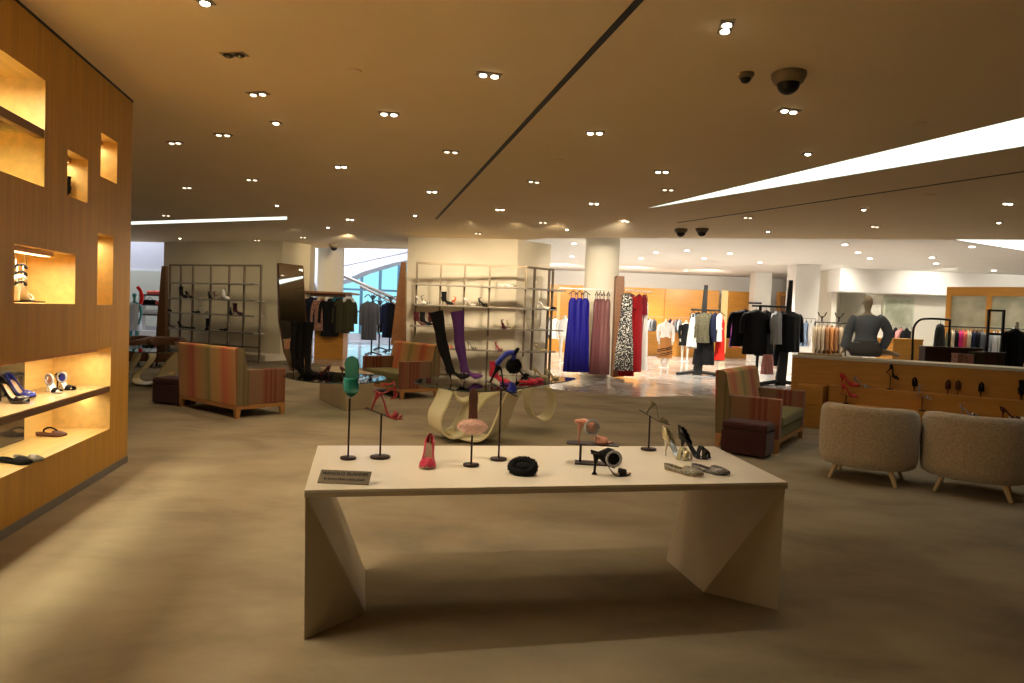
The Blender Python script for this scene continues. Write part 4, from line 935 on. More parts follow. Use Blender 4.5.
# ---- gowns in front of the round column
r0, zr = rail(559, 603, 17.1, 17.1, 288, 'white rail carrying the cobalt gowns in front of the round column', posts=(), m=M['white'])
s = MB(); a = fd(581, 288, 17.1); s.box(a.x-.02, a.x+.02, 17.1, 18.16, zr-.02, zr-.005); s_ = s.build('bracket', M['white']); s_.parent = r0; s_.location = -r0.location
for i, (px, yw, w) in enumerate(((573, .5, .30), (579.5, .6, .30), (585.5, .5, .30))):
    hang(garment('dress', w*1.08, 1.98, k_cobalt, seed=i, flare=1.1, D=.085), px, 17.1, zr-.03, yw, f'cobalt blue strap gown, {ORD[i]} from left of three on the column rail', 'dress', 'cobalt gowns')
for i, (px, yw, w, m) in enumerate(((596.5, 1.0, .24, k_mauve2), (600, 1.0, .24, k_mauve2), (603.5, 1.1, .24, k_mauve), (608, 1.0, .24, k_mauve))):
    hang(garment('dress', w, 2.02, m, seed=10+i, flare=1.0, D=.075), px, 17.15, zr-.03, yw, f'mauve satin gown, {ORD[i]} from left beside the brown wood slab', 'dress', 'mauve gowns')
s = MB(); a, b = fd(592, 288, 17.15), fd(612, 288, 17.15); s.tube([(a.x, a.y, zr-.002), (b.x, b.y, zr-.002)], .016, 8); tag(s.build('garment_rail', M['white']), 'short white rail carrying the mauve gowns against the round column', 'clothes rail')
r1, zr1 = rail(626, 652, 17.1, 17.8, 290, 'short white rail with the spotted gown right of the wood slab', m=M['white'])
hang(garment('dress', .40, 2.1, k_red, seed=20, D=.09, strapless=True), 630, 17.6, zr1-.02, .3, 'bright red gown hanging behind the black and white spotted gown', 'dress')
hang(garment('dress', .42, 1.92, k_spot, seed=21, D=.09, flare=1.15, strapless=True), 627, 17.25, zr1-.03, .25, 'black and white spotted long gown right of the wood slab', 'dress')
hang(garment('coat', .40, 1.98, k_red, seed=22, D=.08, sleeves=.2), 639, 17.7, zr1-.03, 1.0, 'long crimson dress right of the spotted gown', 'dress')
hang(garment('coat', .30, .5, k_wine, seed=23, D=.07, sleeves=.1), 644, 17.9, zr1-.03, 1.1, 'dark wine top hanging right of the crimson dress', 'top')
hang(garment('dress', .30, 1.95, k_white, seed=24, D=.07), 646, 18.1, zr1-.03, 1.0, 'long white gown at the right end of the spotted gown rail', 'dress')
# ---- abstract mannequins
M['mannq'] = mat('pale_mannequin_plaster', (.70, .66, .58), .5); M['mannqb'] = mat('grey_mannequin_plaster', (.60, .55, .43), .5)
def skin(name, joints, edges, m, parent, sub=2, root=0):
    me = bpy.data.meshes.new(name); me.from_pydata([j[:3] for j in joints], edges, []); me.update()
    o = bpy.data.objects.new(name, me); COL.objects.link(o); o.parent = parent; me.materials.append(m)
    md = o.modifiers.new('skin', 'SKIN'); md.use_smooth_shade = True
    for i, j in enumerate(joints):
        v = me.skin_vertices[0].data[i]; rr = j[3]; v.radius = rr if isinstance(rr, tuple) else (rr, rr); v.use_root = (i == root)
    u = o.modifiers.new('u', 'SUBSURF'); u.levels = u.render_levels = sub; return o
def standing(px, D, yfoot, label, top, bottom=None, head=False, hgt=1.0, blackbody=False, sleeves=True, dress=False, yaw=0, poly='mannq'):
    p = fd(px, yfoot, D); r = empty('standing_mannequin', (p.x, p.y, 0.003), yaw, label, 'mannequin')
    s = MB(); s.lathe([(.17, 0), (.17, .015), (.02, .02)], 28); s.build('base', M['white'], r)
    bm_ = M[poly]; H = hgt
    J = [(0,0,.95*H,.13), (0,0,1.12*H,.10), (0,0,1.32*H,.13), (0,0,1.44*H,.09), (0,0,1.52*H,.045), (0,0,1.62*H,.040),
         (-.19,0,1.40*H,.05), (-.24,-.02,1.12*H,.04), (-.22,-.08,.86*H,.028), (-.21,-.10,.76*H,.030), (.19,0,1.40*H,.05), (.24,-.02,1.12*H,.04), (.22,-.08,.86*H,.028), (.21,-.10,.76*H,.03),
         (-.09,0,.85*H,.085), (-.10,-.02,.50*H,.055), (-.10,0,.10,.032), (-.10,-.10,.04,.028), (.09,0,.85*H,.085), (.10,-.02,.50*H,.055), (.10,0,.10,.032), (.10,-.10,.04,.028)]
    E = [(0,1),(1,2),(2,3),(3,4),(4,5),(3,6),(6,7),(7,8),(8,9),(3,10),(10,11),(11,12),(12,13),(0,14),(14,15),(15,16),(16,17),(0,18),(18,19),(19,20),(20,21)]
    if head: J += [(0,-.01,1.70*H,.075), (0,-.01,1.80*H,.07)]; E += [(5,22),(22,23)]
    skin('body', J, E, bm_, r)
    b = MB(); n = 28
    def ell(z, w, d, am=.0, f=5): return [(w*math.cos(a), d*math.sin(a)*(1+am*math.sin(f*a)), z) for a in [2*PI*j/n for j in range(n)]]
    b.rings([ell(.92*H, .19, .15, .04), ell(1.02*H, .17, .135, .03), ell(1.14*H, .155, .125), ell(1.30*H, .19, .145), ell(1.42*H, .19, .11), ell(1.475*H, .09, .07)], True, True)
    b.build('top', top, r)
    if sleeves:
        for sx in (-1, 1):
            b = MB(); b.tube([(sx*.16, 0, 1.42*H), (sx*.215, 0, 1.36*H), (sx*.25, -.02, 1.12*H), (sx*.23, -.08, .88*H)], [.05, .066, .056, .05], 12); b.build('sleeve', top, r)
    if bottom:
        b = MB(); zt_ = 1.02*H; zb = bottom[1]; b.rings([ell(zt_, .165, .135), ell(zt_-.12, .205, .165, .05), ell((zt_+zb)/2, .23, .20, .10, 7), ell(zb, .25, .22, .13, 7)], True, True); q = b.build('skirt', bottom[0], r)
        if len(bottom) > 2:
            b = MB()
            for k, z0 in enumerate((.66, .60, .50, .44)):
                b.tube([((.243+.0*z0)*math.cos(a), .222*math.sin(a)*(1+.11*math.sin(7*a)), z0+.06*math.cos(a)) for a in [2*PI*j/40 for j in range(40)]], .012, 6, closed=True)
            b.build('stripe', k_black, q)
    return r
standing(664, 22.5, 367, 'headless mannequin in a white top and an orange skirt with black stripes', k_white, (k_orange, .33, 1))
standing(684.5, 26.5, 357, 'headless mannequin all in black in front of the orange wood wall', k_black, (k_black, .62), poly='mannq')
standing(563, 23.0, 364, 'headless mannequin in a white blouse left of the cobalt gowns', k_white, None, sleeves=True)
# ---- garments on the far wood wall
_, zf1 = rail(642, 664, 29.6, 29.6, 316.5, 'thin far rail left of the striped skirt mannequin', .012, M['steel'])
_, zf2 = rail(667, 692, 29.6, 29.6, 317, 'thin far rail right of the striped skirt mannequin', .012, M['steel'])
for i, (px, m, nm) in enumerate(((645.5, k_black, 'black'), (648.5, k_navy, 'navy'), (651.5, k_lgrey, 'grey'), (655, k_grey, 'dark grey'))):
    hang(garment('top', .34, .52, m, sleeves=.3, seed=30+i), px, 29.6, zf1-.03, 1.0, f'{nm} top on the far rail left of the striped skirt', 'top', 'tops on the far left rail')
for i, (px, m, nm) in enumerate(((671.5, k_navy, 'navy'), (675, k_blush, 'blush pink'), (678, k_grey, 'dark grey'), (681, k_lgrey, 'light grey'))):
    hang(garment('top', .34, .55, m, sleeves=.3, seed=40+i), px, 29.6, zf2-.03, 1.0, f'{nm} top on the far rail right of the striped skirt', 'top', 'tops on the far right rail')
_, zf3 = rail(549, 577, 26, 26, 316, 'thin far rail with pale blouses left of the cobalt gowns', .012, M['steel'])
for i, (px, m, nm) in enumerate(((551, k_grey, 'grey'), (556, k_white, 'white'), (571, k_white, 'white'), (575, k_cream, 'cream'))):
    hang(garment('top', .42, .75, m, sleeves=.45, seed=50+i), px, 26, zf3-.03, .6, f'{nm} blouse, {ORD[i]} from left on the rail left of the cobalt gowns', 'blouse', 'pale blouses')
# ---- racks with tall black poles
def polerack(px, D, ytop, ybase, arms, label, foot=1):
    p = fd(px, ybase, D); r = empty('pole_rack', (p.x, p.y, .003), 0, label, 'clothes rack'); zt_ = fd(px, ytop, D).z
    s = MB(); s.rings([[(-.10+x, y, 0) for x, y in ((-.13,-.05),(.13,-.05),(.13,.05),(-.13,.05))], [(x, y, zt_*.5) for x, y in ((-.09,-.03),(.09,-.03),(.09,.03),(-.09,.03))], [(.04+x, y, zt_) for x, y in ((-.05,-.02),(.05,-.02),(.05,.02),(-.05,.02))]], True, False)
    s.build('post', M['blackmatte'], r)
    if foot: s = MB(); s.tube([(-.75, -.25, .03), (-.15, 0, .10), (.5, .2, .03)], .05, 8); s.tube([(-.4, .35, .03), (0, 0, .09), (.5, -.35, .03)], .04, 8); s.build('foot', M['blackmatte'], r)
    for (x0, x1, y, dy) in arms:
        z = fd(px, y, D).z; a = fd(x0, y, D).x-p.x; b = fd(x1, y, D).x-p.x; s = MB(); s.tube([(a, dy, z), (b, dy, z)], .028, 8); s.build('arm', M['blackmatte'], r)
    return p, r
p, _ = polerack(700.5, 20, 285, 372.5, ((691, 719, 310, 0),), 'black pole rack with denim and camouflage-like jackets before the wood wall')
zz = fd(702, 310, 20).z
for i, (px, kind, w, ln, m, sl, lb, dy, yw) in enumerate(((694, 'cami', .34, .95, k_white, 0, 'white camisole at the left of the black pole rack', -.25, .5), (699, 'jacket', .46, .80, k_denim, .5, 'dark denim jacket on the black pole rack', .15, .5), (705, 'jacket', .48, .85, k_camo, .55, 'olive patterned jacket in the middle of the black pole rack', -.15, .4),
        (711, 'jacket', .40, .80, k_grey, .5, 'grey jacket right of the olive patterned jacket', .1, .9), (716, 'jacket', .40, .82, k_navy, .5, 'navy jacket near the right end of the black pole rack', .0, 1.0), (720, 'top', .34, .80, k_white, .3, 'white top beside the long red dress', .1, 1.0), (722.5, 'dress', .40, 1.35, k_brightred, 0, 'long bright red dress at the right end of the black pole rack', .3, .6))):
    g = garment(kind, w, ln, m, sl, seed=60+i, D=.07); hang(g, px, 20+dy, zz-.03, yw, lb, kind if kind in ('jacket', 'dress') else 'top')
g = garment('skirt', .62, .75, k_black, 0, seed=70, D=.12, hanger=False, name='black_skirt'); hang(g, 707, 20.05, fd(707, 337, 20).z, .2, 'black skirt hanging low on the black pole rack', 'skirt')
p, _ = polerack(784, 17.6, 280, 381, ((752, 787, 307, 0), (752, 765, 304, .25)), 'tall black pole rack with black coats beside the wooden counter')
s = MB(); q = fd(756, 379, 17.6); s.tube([(q.x, 17.6, .01), (q.x+.02, 17.6, fd(756, 305, 17.6).z)], .04, 8); tag(s.build('rack_post', M['blackmatte']), 'thin black upright left under the black coats by the right loveseat', 'post')
zz = fd(770, 308, 17.6).z
for i, (px, kind, w, ln, m, sl, lb, dy, yw) in enumerate(((746, 'coat', .74, .92, k_black, .55, 'black coat at left end of the tall pole rack, sleeve spread', 0, .25), (757, 'coat', .72, 1.10, k_black, .4, 'second black coat from the left on the tall pole rack', -.2, .4), (767, 'coat', .66, 1.14, k_black, .4, 'third black coat on the tall pole rack, left of the grey knit', .1, .6),
        (778, 'top', .30, .82, k_lgrey, .3, 'light grey knit between the black coats', -.1, .6), (792, 'coat', .66, 1.02, k_black, .6, 'black coat at the right end of the tall pole rack, by the counter', .05, .4), (783, 'coat', .34, 1.40, k_black, 0, 'longer black coat behind the tall rack pole', .3, .3))):
    hang(garment(kind, w, ln, m, sl, seed=80+i, D=.10), px, 17.6+dy, zz-.03, yw, lb, 'coat' if kind == 'coat' else 'top', None)
g = garment('skirt', .30, .50, k_blush, 0, seed=90, D=.09, hanger=False, name='satin_skirt'); hang(g, 771, 17.3, fd(771, 352, 17.3).z, .2, 'blush satin skirt hanging below the black coats', 'skirt')
# ---- colourful garments right of the wood wall
_, z6 = rail(731, 750, 25, 25, 318, 'far rail with violet and coral tops', .012, M['steel'])
for i, (px, m, nm) in enumerate(((734, k_purple, 'violet'), (737, k_coral, 'coral'), (741, k_coral, 'bright coral'), (745, k_cream, 'cream'))):
    hang(garment('top', .5, .95, m, sleeves=.4, seed=100+i), px, 25, z6-.03, 1.0, f'{nm} top left of the black coats, on the far rail', 'top', 'tops left of the black coats')
# ---- rail behind the counter: blue, beige, tan
_, z7 = rail(797, 816, 21.5, 21.5, 318, 'rail with sky blue shirts behind the counter', .014, M['steel'], posts=(0, 1))
for i, (px, m, nm) in enumerate(((799, k_blue, 'sky blue'), (803, k_blue, 'pale denim blue'), (807.5, k_blue, 'folded-sleeve blue'), (812.5, k_white, 'white'))):
    hang(garment('top', .44, .78, m, sleeves=.45, seed=110+i), px, 21.5, z7-.03, 1.1, f'{nm} shirt, {ORD[i]} from left on the rail behind the counter end', 'shirt', 'shirts behind the counter end')
_, z8 = rail(815, 847, 19, 19, 322, 'black rail with beige and tan coats behind the seated mannequin', .022, M['black'], posts=(0, 1))
for i, (px, m, nm) in enumerate(((817, k_beige, 'beige'), (820.5, k_beige, 'light beige'), (824.5, k_beige, 'sand'), (829, k_tan, 'tan'), (833.5, k_orange, 'orange-tan'), (838, k_tan, 'brown-tan'), (842.5, k_beige, 'pale beige'))):
    hang(garment('coat', .46, 1.05, m, sleeves=.5, seed=120+i), px, 19, z8-.03, 1.15, f'{nm} coat, {ORD[i]} from left on the black rail behind the counter', 'coat', 'beige and tan coats')
for k, px in enumerate((822, 839)):
    s = MB(); c = fd(px, 318, 19)
    for a in range(4): s.tube([(0, 0, 0), (.10*math.cos(a*1.57+.4), .10*math.sin(a*1.57+.4), .07), (.15*math.cos(a*1.57+.4), .15*math.sin(a*1.57+.4), .16)], .012, 6)
    s.tube([(0, 0, -.10), (0, 0, .05)], .02, 8); o = s.build('rack_finial', M['black']); o.location = (c.x, c.y, z8+.12); tag(o, ('left' if k == 0 else 'right')+' black forked finial above the beige and tan coats', 'rack top')
# ---- cabinet with black shoes/garments, arched rail, wooden tables and mirror wall
def blockcab(x0, x1, y0, D, dep, m, nm, label, cat):
    a = fd(x0, 330, D); b = fd(x1, 330, D); z = fd(x0, y0, D).z; r = empty(nm, (a.x, D, .003), 0, label, cat)
    s = MB(); w = b.x-a.x; s.box(0, w, 0, dep, 0, z-.04); s.build('carcass', m, r, bevel=.004); s = MB(); s.box(-.01, w+.01, -.01, dep+.01, z-.0395, z); s.build('top_panel', m, r, bevel=.004)
    s = MB(); s.box(w*.62, w*.62+.012, -.008, -.0005, .05, z-.05); s.build('door_gap', M['blackmatte'], r); return z
blockcab(894, 924, 338.5, 17.5, .8, M['cabwood'], 'wood_display_block', 'orange wood display block under the arched black rail', 'cabinet')
_, z9 = rail(889, 912, 19.5, 19.5, 325.5, 'short rail with black tops behind the seated mannequin elbow', .014, M['steel'], posts=(1,))
for i, (px, m, nm) in enumerate(((897.5, k_black, 'black'), (903, k_blush, 'pale pink'), (908.5, k_black, 'dark'))):
    hang(garment('top', .36, .42, m, sleeves=.25, seed=130+i, D=.05), px, 19.5, z9-.02, .6, f'{nm} top, {ORD[i]} from left on the rail above the wood display block', 'top', 'tops above the display block')
a = fd(912.5, 357, 15.5); s = MB(); q = [fd(x, y, 15.5) for x, y in ((912.5, 352), (913, 335), (914.5, 326), (920, 320), (928, 318.8), (939, 319), (950, 320))]
q = [Vector((a.x, 15.5, .004)), Vector((a.x, 15.5, .5))]+q; root = empty('arched_rail', (a.x, 15.5, .003), 0, 'arched black rail rising beside the orange wood display block', 'clothes rail')
s.tube([Vector(v)-Vector((a.x, 15.5, .003)) for v in smoothpath(q, 6)], .025, 10); s.build('rail_bar', M['black'], root)
s = MB(); e = fd(950, 320, 15.5); s.tube([(e.x-a.x, 0, e.z), (e.x-a.x+.02, 0, .001)], .025, 10); s.build('post', M['black'], root)
hang(garment('jacket', .52, .62, cm('charcoal_patterned', (.06, .07, .075)), .5, seed=140, D=.09), 942, 15.5, fd(942, 322, 15.5).z, .9, 'charcoal jacket hanging from the arched black rail', 'jacket')
zt1 = blockcab(926.5, 984, 346.3, 14.2, .22, M['darkwood'], 'dark_wood_table', 'long dark walnut display table behind the counter, right', 'table')
zt2 = blockcab(987, 1007, 352, 13.6, .22, M['darkwood'], 'dark_wood_block', 'small dark walnut block under the black rectangular frame', 'cabinet')
for x0, x1, y0, m, lb in ((958.5, 966.5, 353.5, k_pinkcoat, 'small patterned box on the counter end behind the boucle chairs'), (967.5, 974.5, 354.5, k_blush, 'small pink box left of the olive bin'), (975.5, 985, 352, k_olive, 'dark olive bin beside the small pink box')):
    a = fd(x0, 350, 13.2); b = fd(x1, 350, 13.2); z = fd(x0, y0, 13.2).z; s = MB(); s.box(a.x, b.x, 13.2, 13.4, .003, z-.03); s.box(a.x-.005, b.x+.005, 13.195, 13.405, z-.03, z); tag(s.build('storage_box', m, bevel=.006), lb, 'box')
# black rectangular frame stand
a = fd(986.5, 335, 13.8); b = fd(1005, 310, 13.8); r = empty('rectangular_frame_stand', ((a.x+b.x)/2, 13.8, 0.003), 0, 'black open rectangular frame standing beside the white shirt', 'stand'); w = (b.x-a.x)/2
s = MB(); s.box(-w, -w+.04, -.02, .02, zt2+.002, b.z); s.box(w-.04, w, -.02, .02, zt2+.002, b.z); s.box(-w+.04, w-.04, -.02, .02, b.z-.04, b.z); s.box(-w+.04, w-.04, -.02, .02, a.z, a.z+.05); s.build('frame', M['black'], r)
s = MB(); s.box(-w, w, -.15, .15, zt2-.0, zt2+.002); s.build('base_plate', M['black'], r)
r.location.z = 0
# row of garments in front of the mirror wall
_, z10 = rail(936, 1042, 17.5, 16.5, 326, 'long rail of colourful garments in front of the mirrored wood wall', .016, M['black'], posts=(.02, .98))
row = [(951.5, k_olive, 'olive', .9), (955, k_cream, 'yellow-cream', .8), (958.5, k_black, 'black', .9), (963, k_pink, 'hot pink', .8), (967, k_coral, 'coral', .8), (971, k_cream, 'cream', .8), (976, k_navy, 'dark navy', .95), (980, k_black, 'black velvet', .9), (984, k_grey, 'slate grey', 1.0), (990, k_lgrey, 'pale grey', .9), (997, k_white, 'white', .8), (1003, k_white, 'ivory', .85), (1008, k_brightred, 'bright red', .9)]
for i, (px, m, nm, ln) in enumerate(row):
    t = (px-936)/106; hang(garment('jacket' if i % 3 == 0 else 'top', .46, ln*.72, m, sleeves=.4, seed=150+i), px, 17.5-t, z10-.03, 1.05, f'{nm} garment, {ORD[i]} from left on the rail before the mirrored wood wall', 'top', 'garments on the long right rail')
hang(garment('coat', .5, .80, k_black, .55, seed=170, D=.10), 1017, 14.8, fd(1017, 327, 14.8).z, .3, 'black jacket on the stand at the far right edge above the counter', 'jacket')
s = MB(); q = fd(1017, 330, 14.85); s.cyl(q.x, q.y, .003, .03, .16, 20); s.tube([(q.x, q.y, .03), (q.x, q.y, fd(1017, 322, 14.8).z)], [.02, .03], 8); tag(s.build('garment_stand', M['mannq']), 'pale stand inside the black jacket at the far right', 'stand')
hang(garment('skirt', .30, .85, k_black, 0, seed=171, D=.12, hanger=False, name='black_trousers'), 1016, 14.95, fd(1016, 344, 14.95).z, .1, 'black trousers under the black jacket at the far right', 'trousers')
# mirrored wood wall
D = 21; a = fd(947, 287, D); b = fd(1075, 287, D-2.0); root = empty('mirror_panelling', (a.x, a.y, .003), math.atan2(b.y-a.y, b.x-a.x), 'orange wood wall frame with mirror panes with painted reflection at the right back', 'wall panelling'); w = math.hypot(b.x-a.x, b.y-a.y); zt_ = a.z
z0 = fd(952, 329, D).z; z1 = fd(952, 296, D).z
ms = [.45, 1.52*.92, 1.52+.28, 2.9, 3.1, w-.2]
def px2u(px): # where the pixel column meets the wall line
    d = ray(px, 300); dl = (b-a).to_2d().normalized(); M2 = Matrix(((d.x, -dl.x), (d.y, -dl.y))); t = M2.inverted() @ Vector((a.x, a.y)); return t[1]
u1, u2, u3 = px2u(951.5), px2u(986.5), px2u(992)
s = MB(); s.box(0, w, 0, .2, 0, z0); s.box(0, w, 0, .2, z1, zt_); s.box(0, u1, 0, .2, z0, z1); s.box(u2, u3, 0, .2, z0, z1); s.box(w-.2, w, 0, .2, z0, z1); s.build('wood_surround', M['cabwood'], root)
s = MB(); s.box(u1, u2, .06, .08, z0, z1); s.build('mirror_pane', M['mirror_painted_refl'], root); s = MB(); s.box(u3, w-.2, .06, .08, z0, z1); s.build('mirror_pane', M['mirror_painted_refl'], root)
a = fd(884, 297, 25.9); b = fd(915, 297, 25.9); s = MB(); zb_2 = fd(890, 327, 25.9).z; s.box(a.x, b.x, 25.9, 25.98, zb_2, a.z); root = tag(s.build('wall_mirror', mat('pale_green_mirror_frame', (.55, .57, .44), .4), bevel=.01), 'large pale square wall mirror behind the seated mannequin elbow', 'mirror')
s = MB(); s.box(a.x+.08, b.x-.08, 25.88, 25.899, zb_2+.08, a.z-.08); s.build('mirror_face', M['mirror_painted_refl'], root)
# ---- coat island on the left
pD = 20.6; c = fd(330, 300, pD); zc = fd(330, 293, pD).z; z5 = fd(330, 333, pD).z
r = empty('coat_island', (c.x, pD+.05, .003), 0, 'wood coat island with overhanging top shelf in front of the left round column', 'clothes rack')
x0, x1 = fd(314, 330, pD).x-c.x, fd(343, 330, pD).x-c.x
s = MB(); s.box(x0, x1, .0, .6, 0, z5+.2); s.build('wood_block', M['cabwood'], r, bevel=.006)
x0, x1 = fd(307, 293, pD).x-c.x, fd(353.5, 293, pD).x-c.x
s = MB(); s.box(x0, x1, -.35, .75, zc-.03, zc+.03); s.build('top_shelf', M['brownwood'], r, bevel=.004)
s = MB(); s.box(x0+.15, x1-.2, -.25, .65, zc-.12, zc-.031); s.build('underframe', M['darkwood'], r)
s = MB(); s.box(x0+.3, x0+.36, .15, .21, z5+.2, zc-.12); s.box(x1-.5, x1-.44, .15, .21, z5+.2, zc-.12); s.build('post', M['black'], r)
for i, (px, m, nm, ln, w) in enumerate(((311, k_black, 'black', .92, .46), (315, k_navy, 'navy', .9, .42), (322.5, k_pinkcoat, 'rose patterned', .95, .48), (330.5, k_black, 'black parka', 1.12, .50), (338, k_black, 'black padded', .95, .46), (343, k_olive, 'dark olive', 1.0, .44), (348.5, k_olive, 'olive parka', .95, .38))):
    g = garment('coat', w, ln, m, sleeves=.55, seed=200+i, D=.10)
    if nm in ('rose patterned', 'black parka', 'olive parka', 'black padded'):
        b_ = MB(); b_.tube([(.13*math.cos(t), -.05+.06*math.sin(t)*.5, -.10+.10*math.sin(t)) for t in [-.3+PI*1.2*k/10 for k in range(11)]], .045, 8); b_.build('fur_collar', {'rose patterned': k_cream, 'black padded': k_teal}.get(nm, k_fur), g)
    hang(g, px, pD-.1, zc-.12, .35, f'{nm} winter coat, {ORD[i]} from left under the overhanging island shelf', 'coat', 'winter coats')
# round coat stands by the window
for i, (px, D, yt, m, nm, pairs) in enumerate(((371, 23, 299, k_grey, 'grey', ((-3.2, k_grey), (1.2, k_grey))), (389, 25, 300, k_navy, 'navy', ((-.8, k_navy), (2.2, k_black))), (378.5, 26, 304, k_white, 'white', ((0, k_white), (3, k_black))))):
    p = fd(px, 360, D); zt_ = fd(px, yt, D).z; r = empty('coat_stand', (p.x, D, .003), 0, f'black branching coat stand holding the {nm} coats by the blue window', 'coat stand')
    s = MB(); s.tube([(0, 0, .02), (0, 0, zt_)], .03, 8); s.build('pole', M['black'], r)
    s = MB()
    for k in range(3): a_ = k*2.09+.3; s.tube([(0, 0, .12), (.35*math.cos(a_), .35*math.sin(a_), .02)], .025, 8)
    s.build('feet', M['black'], r); s = MB()
    for k in range(4): a_ = k*1.57+.4; s.tube(smoothpath([(0, 0, zt_-.05), (.15*math.cos(a_), .15*math.sin(a_), zt_+.14), (.28*math.cos(a_), .28*math.sin(a_), zt_+.04)], 4), .018, 6)
    s.build('branches', M['black'], r)
    for k, (dx, mm) in enumerate(pairs):
        hang(garment('coat', .36, 1.25 if i != 2 else .95, mm, sleeves=.6, seed=220+i*3+k, D=.11), px+dx, D-.2, zt_-.05, .3, f'{"left" if k == 0 else "right"} coat on the {nm} coat stand by the blue window', 'coat')
# ---- shelves and figure at the far left
D = 24.5; a = fd(140, 300, D); b = fd(166, 300, D); r = empty('goods_shelving', (a.x, D, .003), 0, 'dark wall shelving with orange and white goods beyond the wood wall', 'shelving'); w = b.x-a.x
for y in (294.5, 304.3, 314.3):
    z = fd(150, y, D).z; s = MB(); s.box(0, w, 0, .4, z-.05, z); s.build('shelf', M['blackmatte'], r)
s = MB(); s.box(-.04, 0, 0, .4, 0, fd(150, 294, D).z); s.box(w, w+.04, 0, .4, 0, fd(150, 294, D).z); s.build('side_panel', M['steel'], r)
s = MB(); s.box(0, w, .0, .45, 0, fd(150, 331, D).z); s.build('white_counter', M['white'], r)
for x, y, wd_, h, m, nm in ((148, 294.5, .10, .14, k_coral, 'orange jar on the top dark shelf, left'), (154, 294.5, .14, .15, k_coral, 'orange box on the top dark shelf, right'), (147, 304.3, .22, .16, k_black, 'black handbag on the middle dark shelf'), (156.5, 304.3, .10, .13, k_coral, 'peach box on the middle dark shelf'), (152, 314.3, .34, .16, k_white, 'white bag on the lowest dark shelf')):
    z = fd(150, y, D).z; p = fd(x, y, D); s = MB(); s.rings([[(a_*wd_, b_*.10, 0) for a_, b_ in ((-1,-1),(1,-1),(1,1),(-1,1))], [(a_*wd_*1.02, b_*.11, h*.7) for a_, b_ in ((-1,-1),(1,-1),(1,1),(-1,1))], [(a_*wd_*.8, b_*.07, h) for a_, b_ in ((-1,-1),(1,-1),(1,1),(-1,1))]], True, False)
    if 'bag' in nm: s.tube([(-wd_*.5, 0, h), (0, 0, h+.10), (wd_*.5, 0, h)], .012, 6)
    o = s.build('handbag' if 'bag' in nm else 'storage_jar' if 'jar' in nm else 'gift_box', m, bevel=.01); o.location = (p.x, D+.2, z+.001); tag(o, nm, 'bag' if 'bag' in nm else 'jar' if 'jar' in nm else 'box')
standing(133.5, 22.5, 362, 'mannequin with teal head and grey dress beside the dark wall shelving', cm('pale_grey_dress', (.42, .44, .46)), (CM_['pale_grey_dress'], .55), head=True, sleeves=False, poly='s_teal')
s = MB(); q = [fd(x, y, 22.3) for x, y in ((137.5, 287), (140.5, 291), (142, 298), (140.5, 304))]; s.tube([p for p in smoothpath(q, 4)], .055, 8); tag(s.build('red_scarf', k_brightred), 'red scarf hanging beside the arm of the teal-headed mannequin', 'scarf')
# ---- seated mannequin on the counter
sp = fz(872, 357.2, CH); sp = sp+Vector((0, .22, 0))
r = empty('seated_mannequin', (sp.x, sp.y, CH), -.25, 'bald grey mannequin in a slate jumpsuit sitting on the counter, back turned', 'mannequin')
J = [(0, 0, .12, .13), (0, 0, .30, .105), (0, 0, .48, .13), (0, 0, .585, .085), (0, 0, .65, .046), (0, .0, .70, .042), (0, .005, .785, (.070, .085)), (0, .01, .87, (.068, .080)), (0, .01, .915, (.040, .05)),
     (-.17, 0, .555, .05), (-.235, .03, .33, .040), (-.29, .02, .09, .028), (-.33, 0, .035, (.028, .018)),
     (.17, 0, .555, .05), (.30, .06, .34, .040), (.235, .12, .12, .028), (.24, .10, .04, (.024, .03)),
     (-.10, .12, .09, .095), (-.10, .48, .10, .065), (-.02, .62, .05, .045), (.10, .66, .045, .035),
     (.10, .12, .09, .095), (.26, .40, .09, .065), (.40, .30, .06, .042), (.47, .26, .045, .034), (.53, .22, .03, .028)]
E = [(0,1),(1,2),(2,3),(3,4),(4,5),(5,6),(6,7),(7,8),(3,9),(9,10),(10,11),(11,12),(3,13),(13,14),(14,15),(15,16),(0,17),(17,18),(18,19),(19,20),(0,21),(21,22),(22,23),(23,24),(24,25)]
base = len(J)
for (hx, hy, hz, sx) in ((-.345, -.005, .028, -1), (.245, .09, .03, 1)):            # five fingers on each hand
    hidx = 12 if sx < 0 else 16
    for q in range(5):
        an = (-.75, -.25, 0, .25, .5)[q]; ln = (.045, .07, .078, .072, .055)[q]; dx = sx*math.cos(an); dy = -math.sin(an)
        J.append((hx+dx*.03, hy+dy*.035, .022, .0095)); J.append((hx+dx*(.03+ln*.55), hy+dy*(.03+ln*.5), .019, .0085)); J.append((hx+dx*(.03+ln), hy+dy*(.035+ln), .011, .0075))
        n_ = len(J); E += [(hidx, n_-3), (n_-3, n_-2), (n_-2, n_-1)]
skin('body', J, E, M['mannqb'], r)
for sx in (-1, 1):
    s = MB(); s.ball((sx*.072, .015, .80), .022, 8, sc=(.35, .7, 1)); s.build('ear', M['mannqb'], r)
r.scale = (1.10,)*3; kj = cm('slate_grey_jersey', (.22, .28, .38)); kj2 = cm('dark_slate_jersey', (.14, .155, .17))
s = MB(); n = 32
def el(z, w, d, cx=0, am=0): return [(cx+w*math.cos(a), d*math.sin(a)*(1+am*math.sin(6*a)), z) for a in [2*PI*j/n for j in range(n)]]
s.rings([el(.20, .185, .15), el(.27, .150, .125), el(.33, .150, .13, 0, .03), el(.44, .185, .145), el(.54, .205, .13), el(.60, .17, .10), el(.625, .08, .07)], True, True); s.build('top', kj, r)
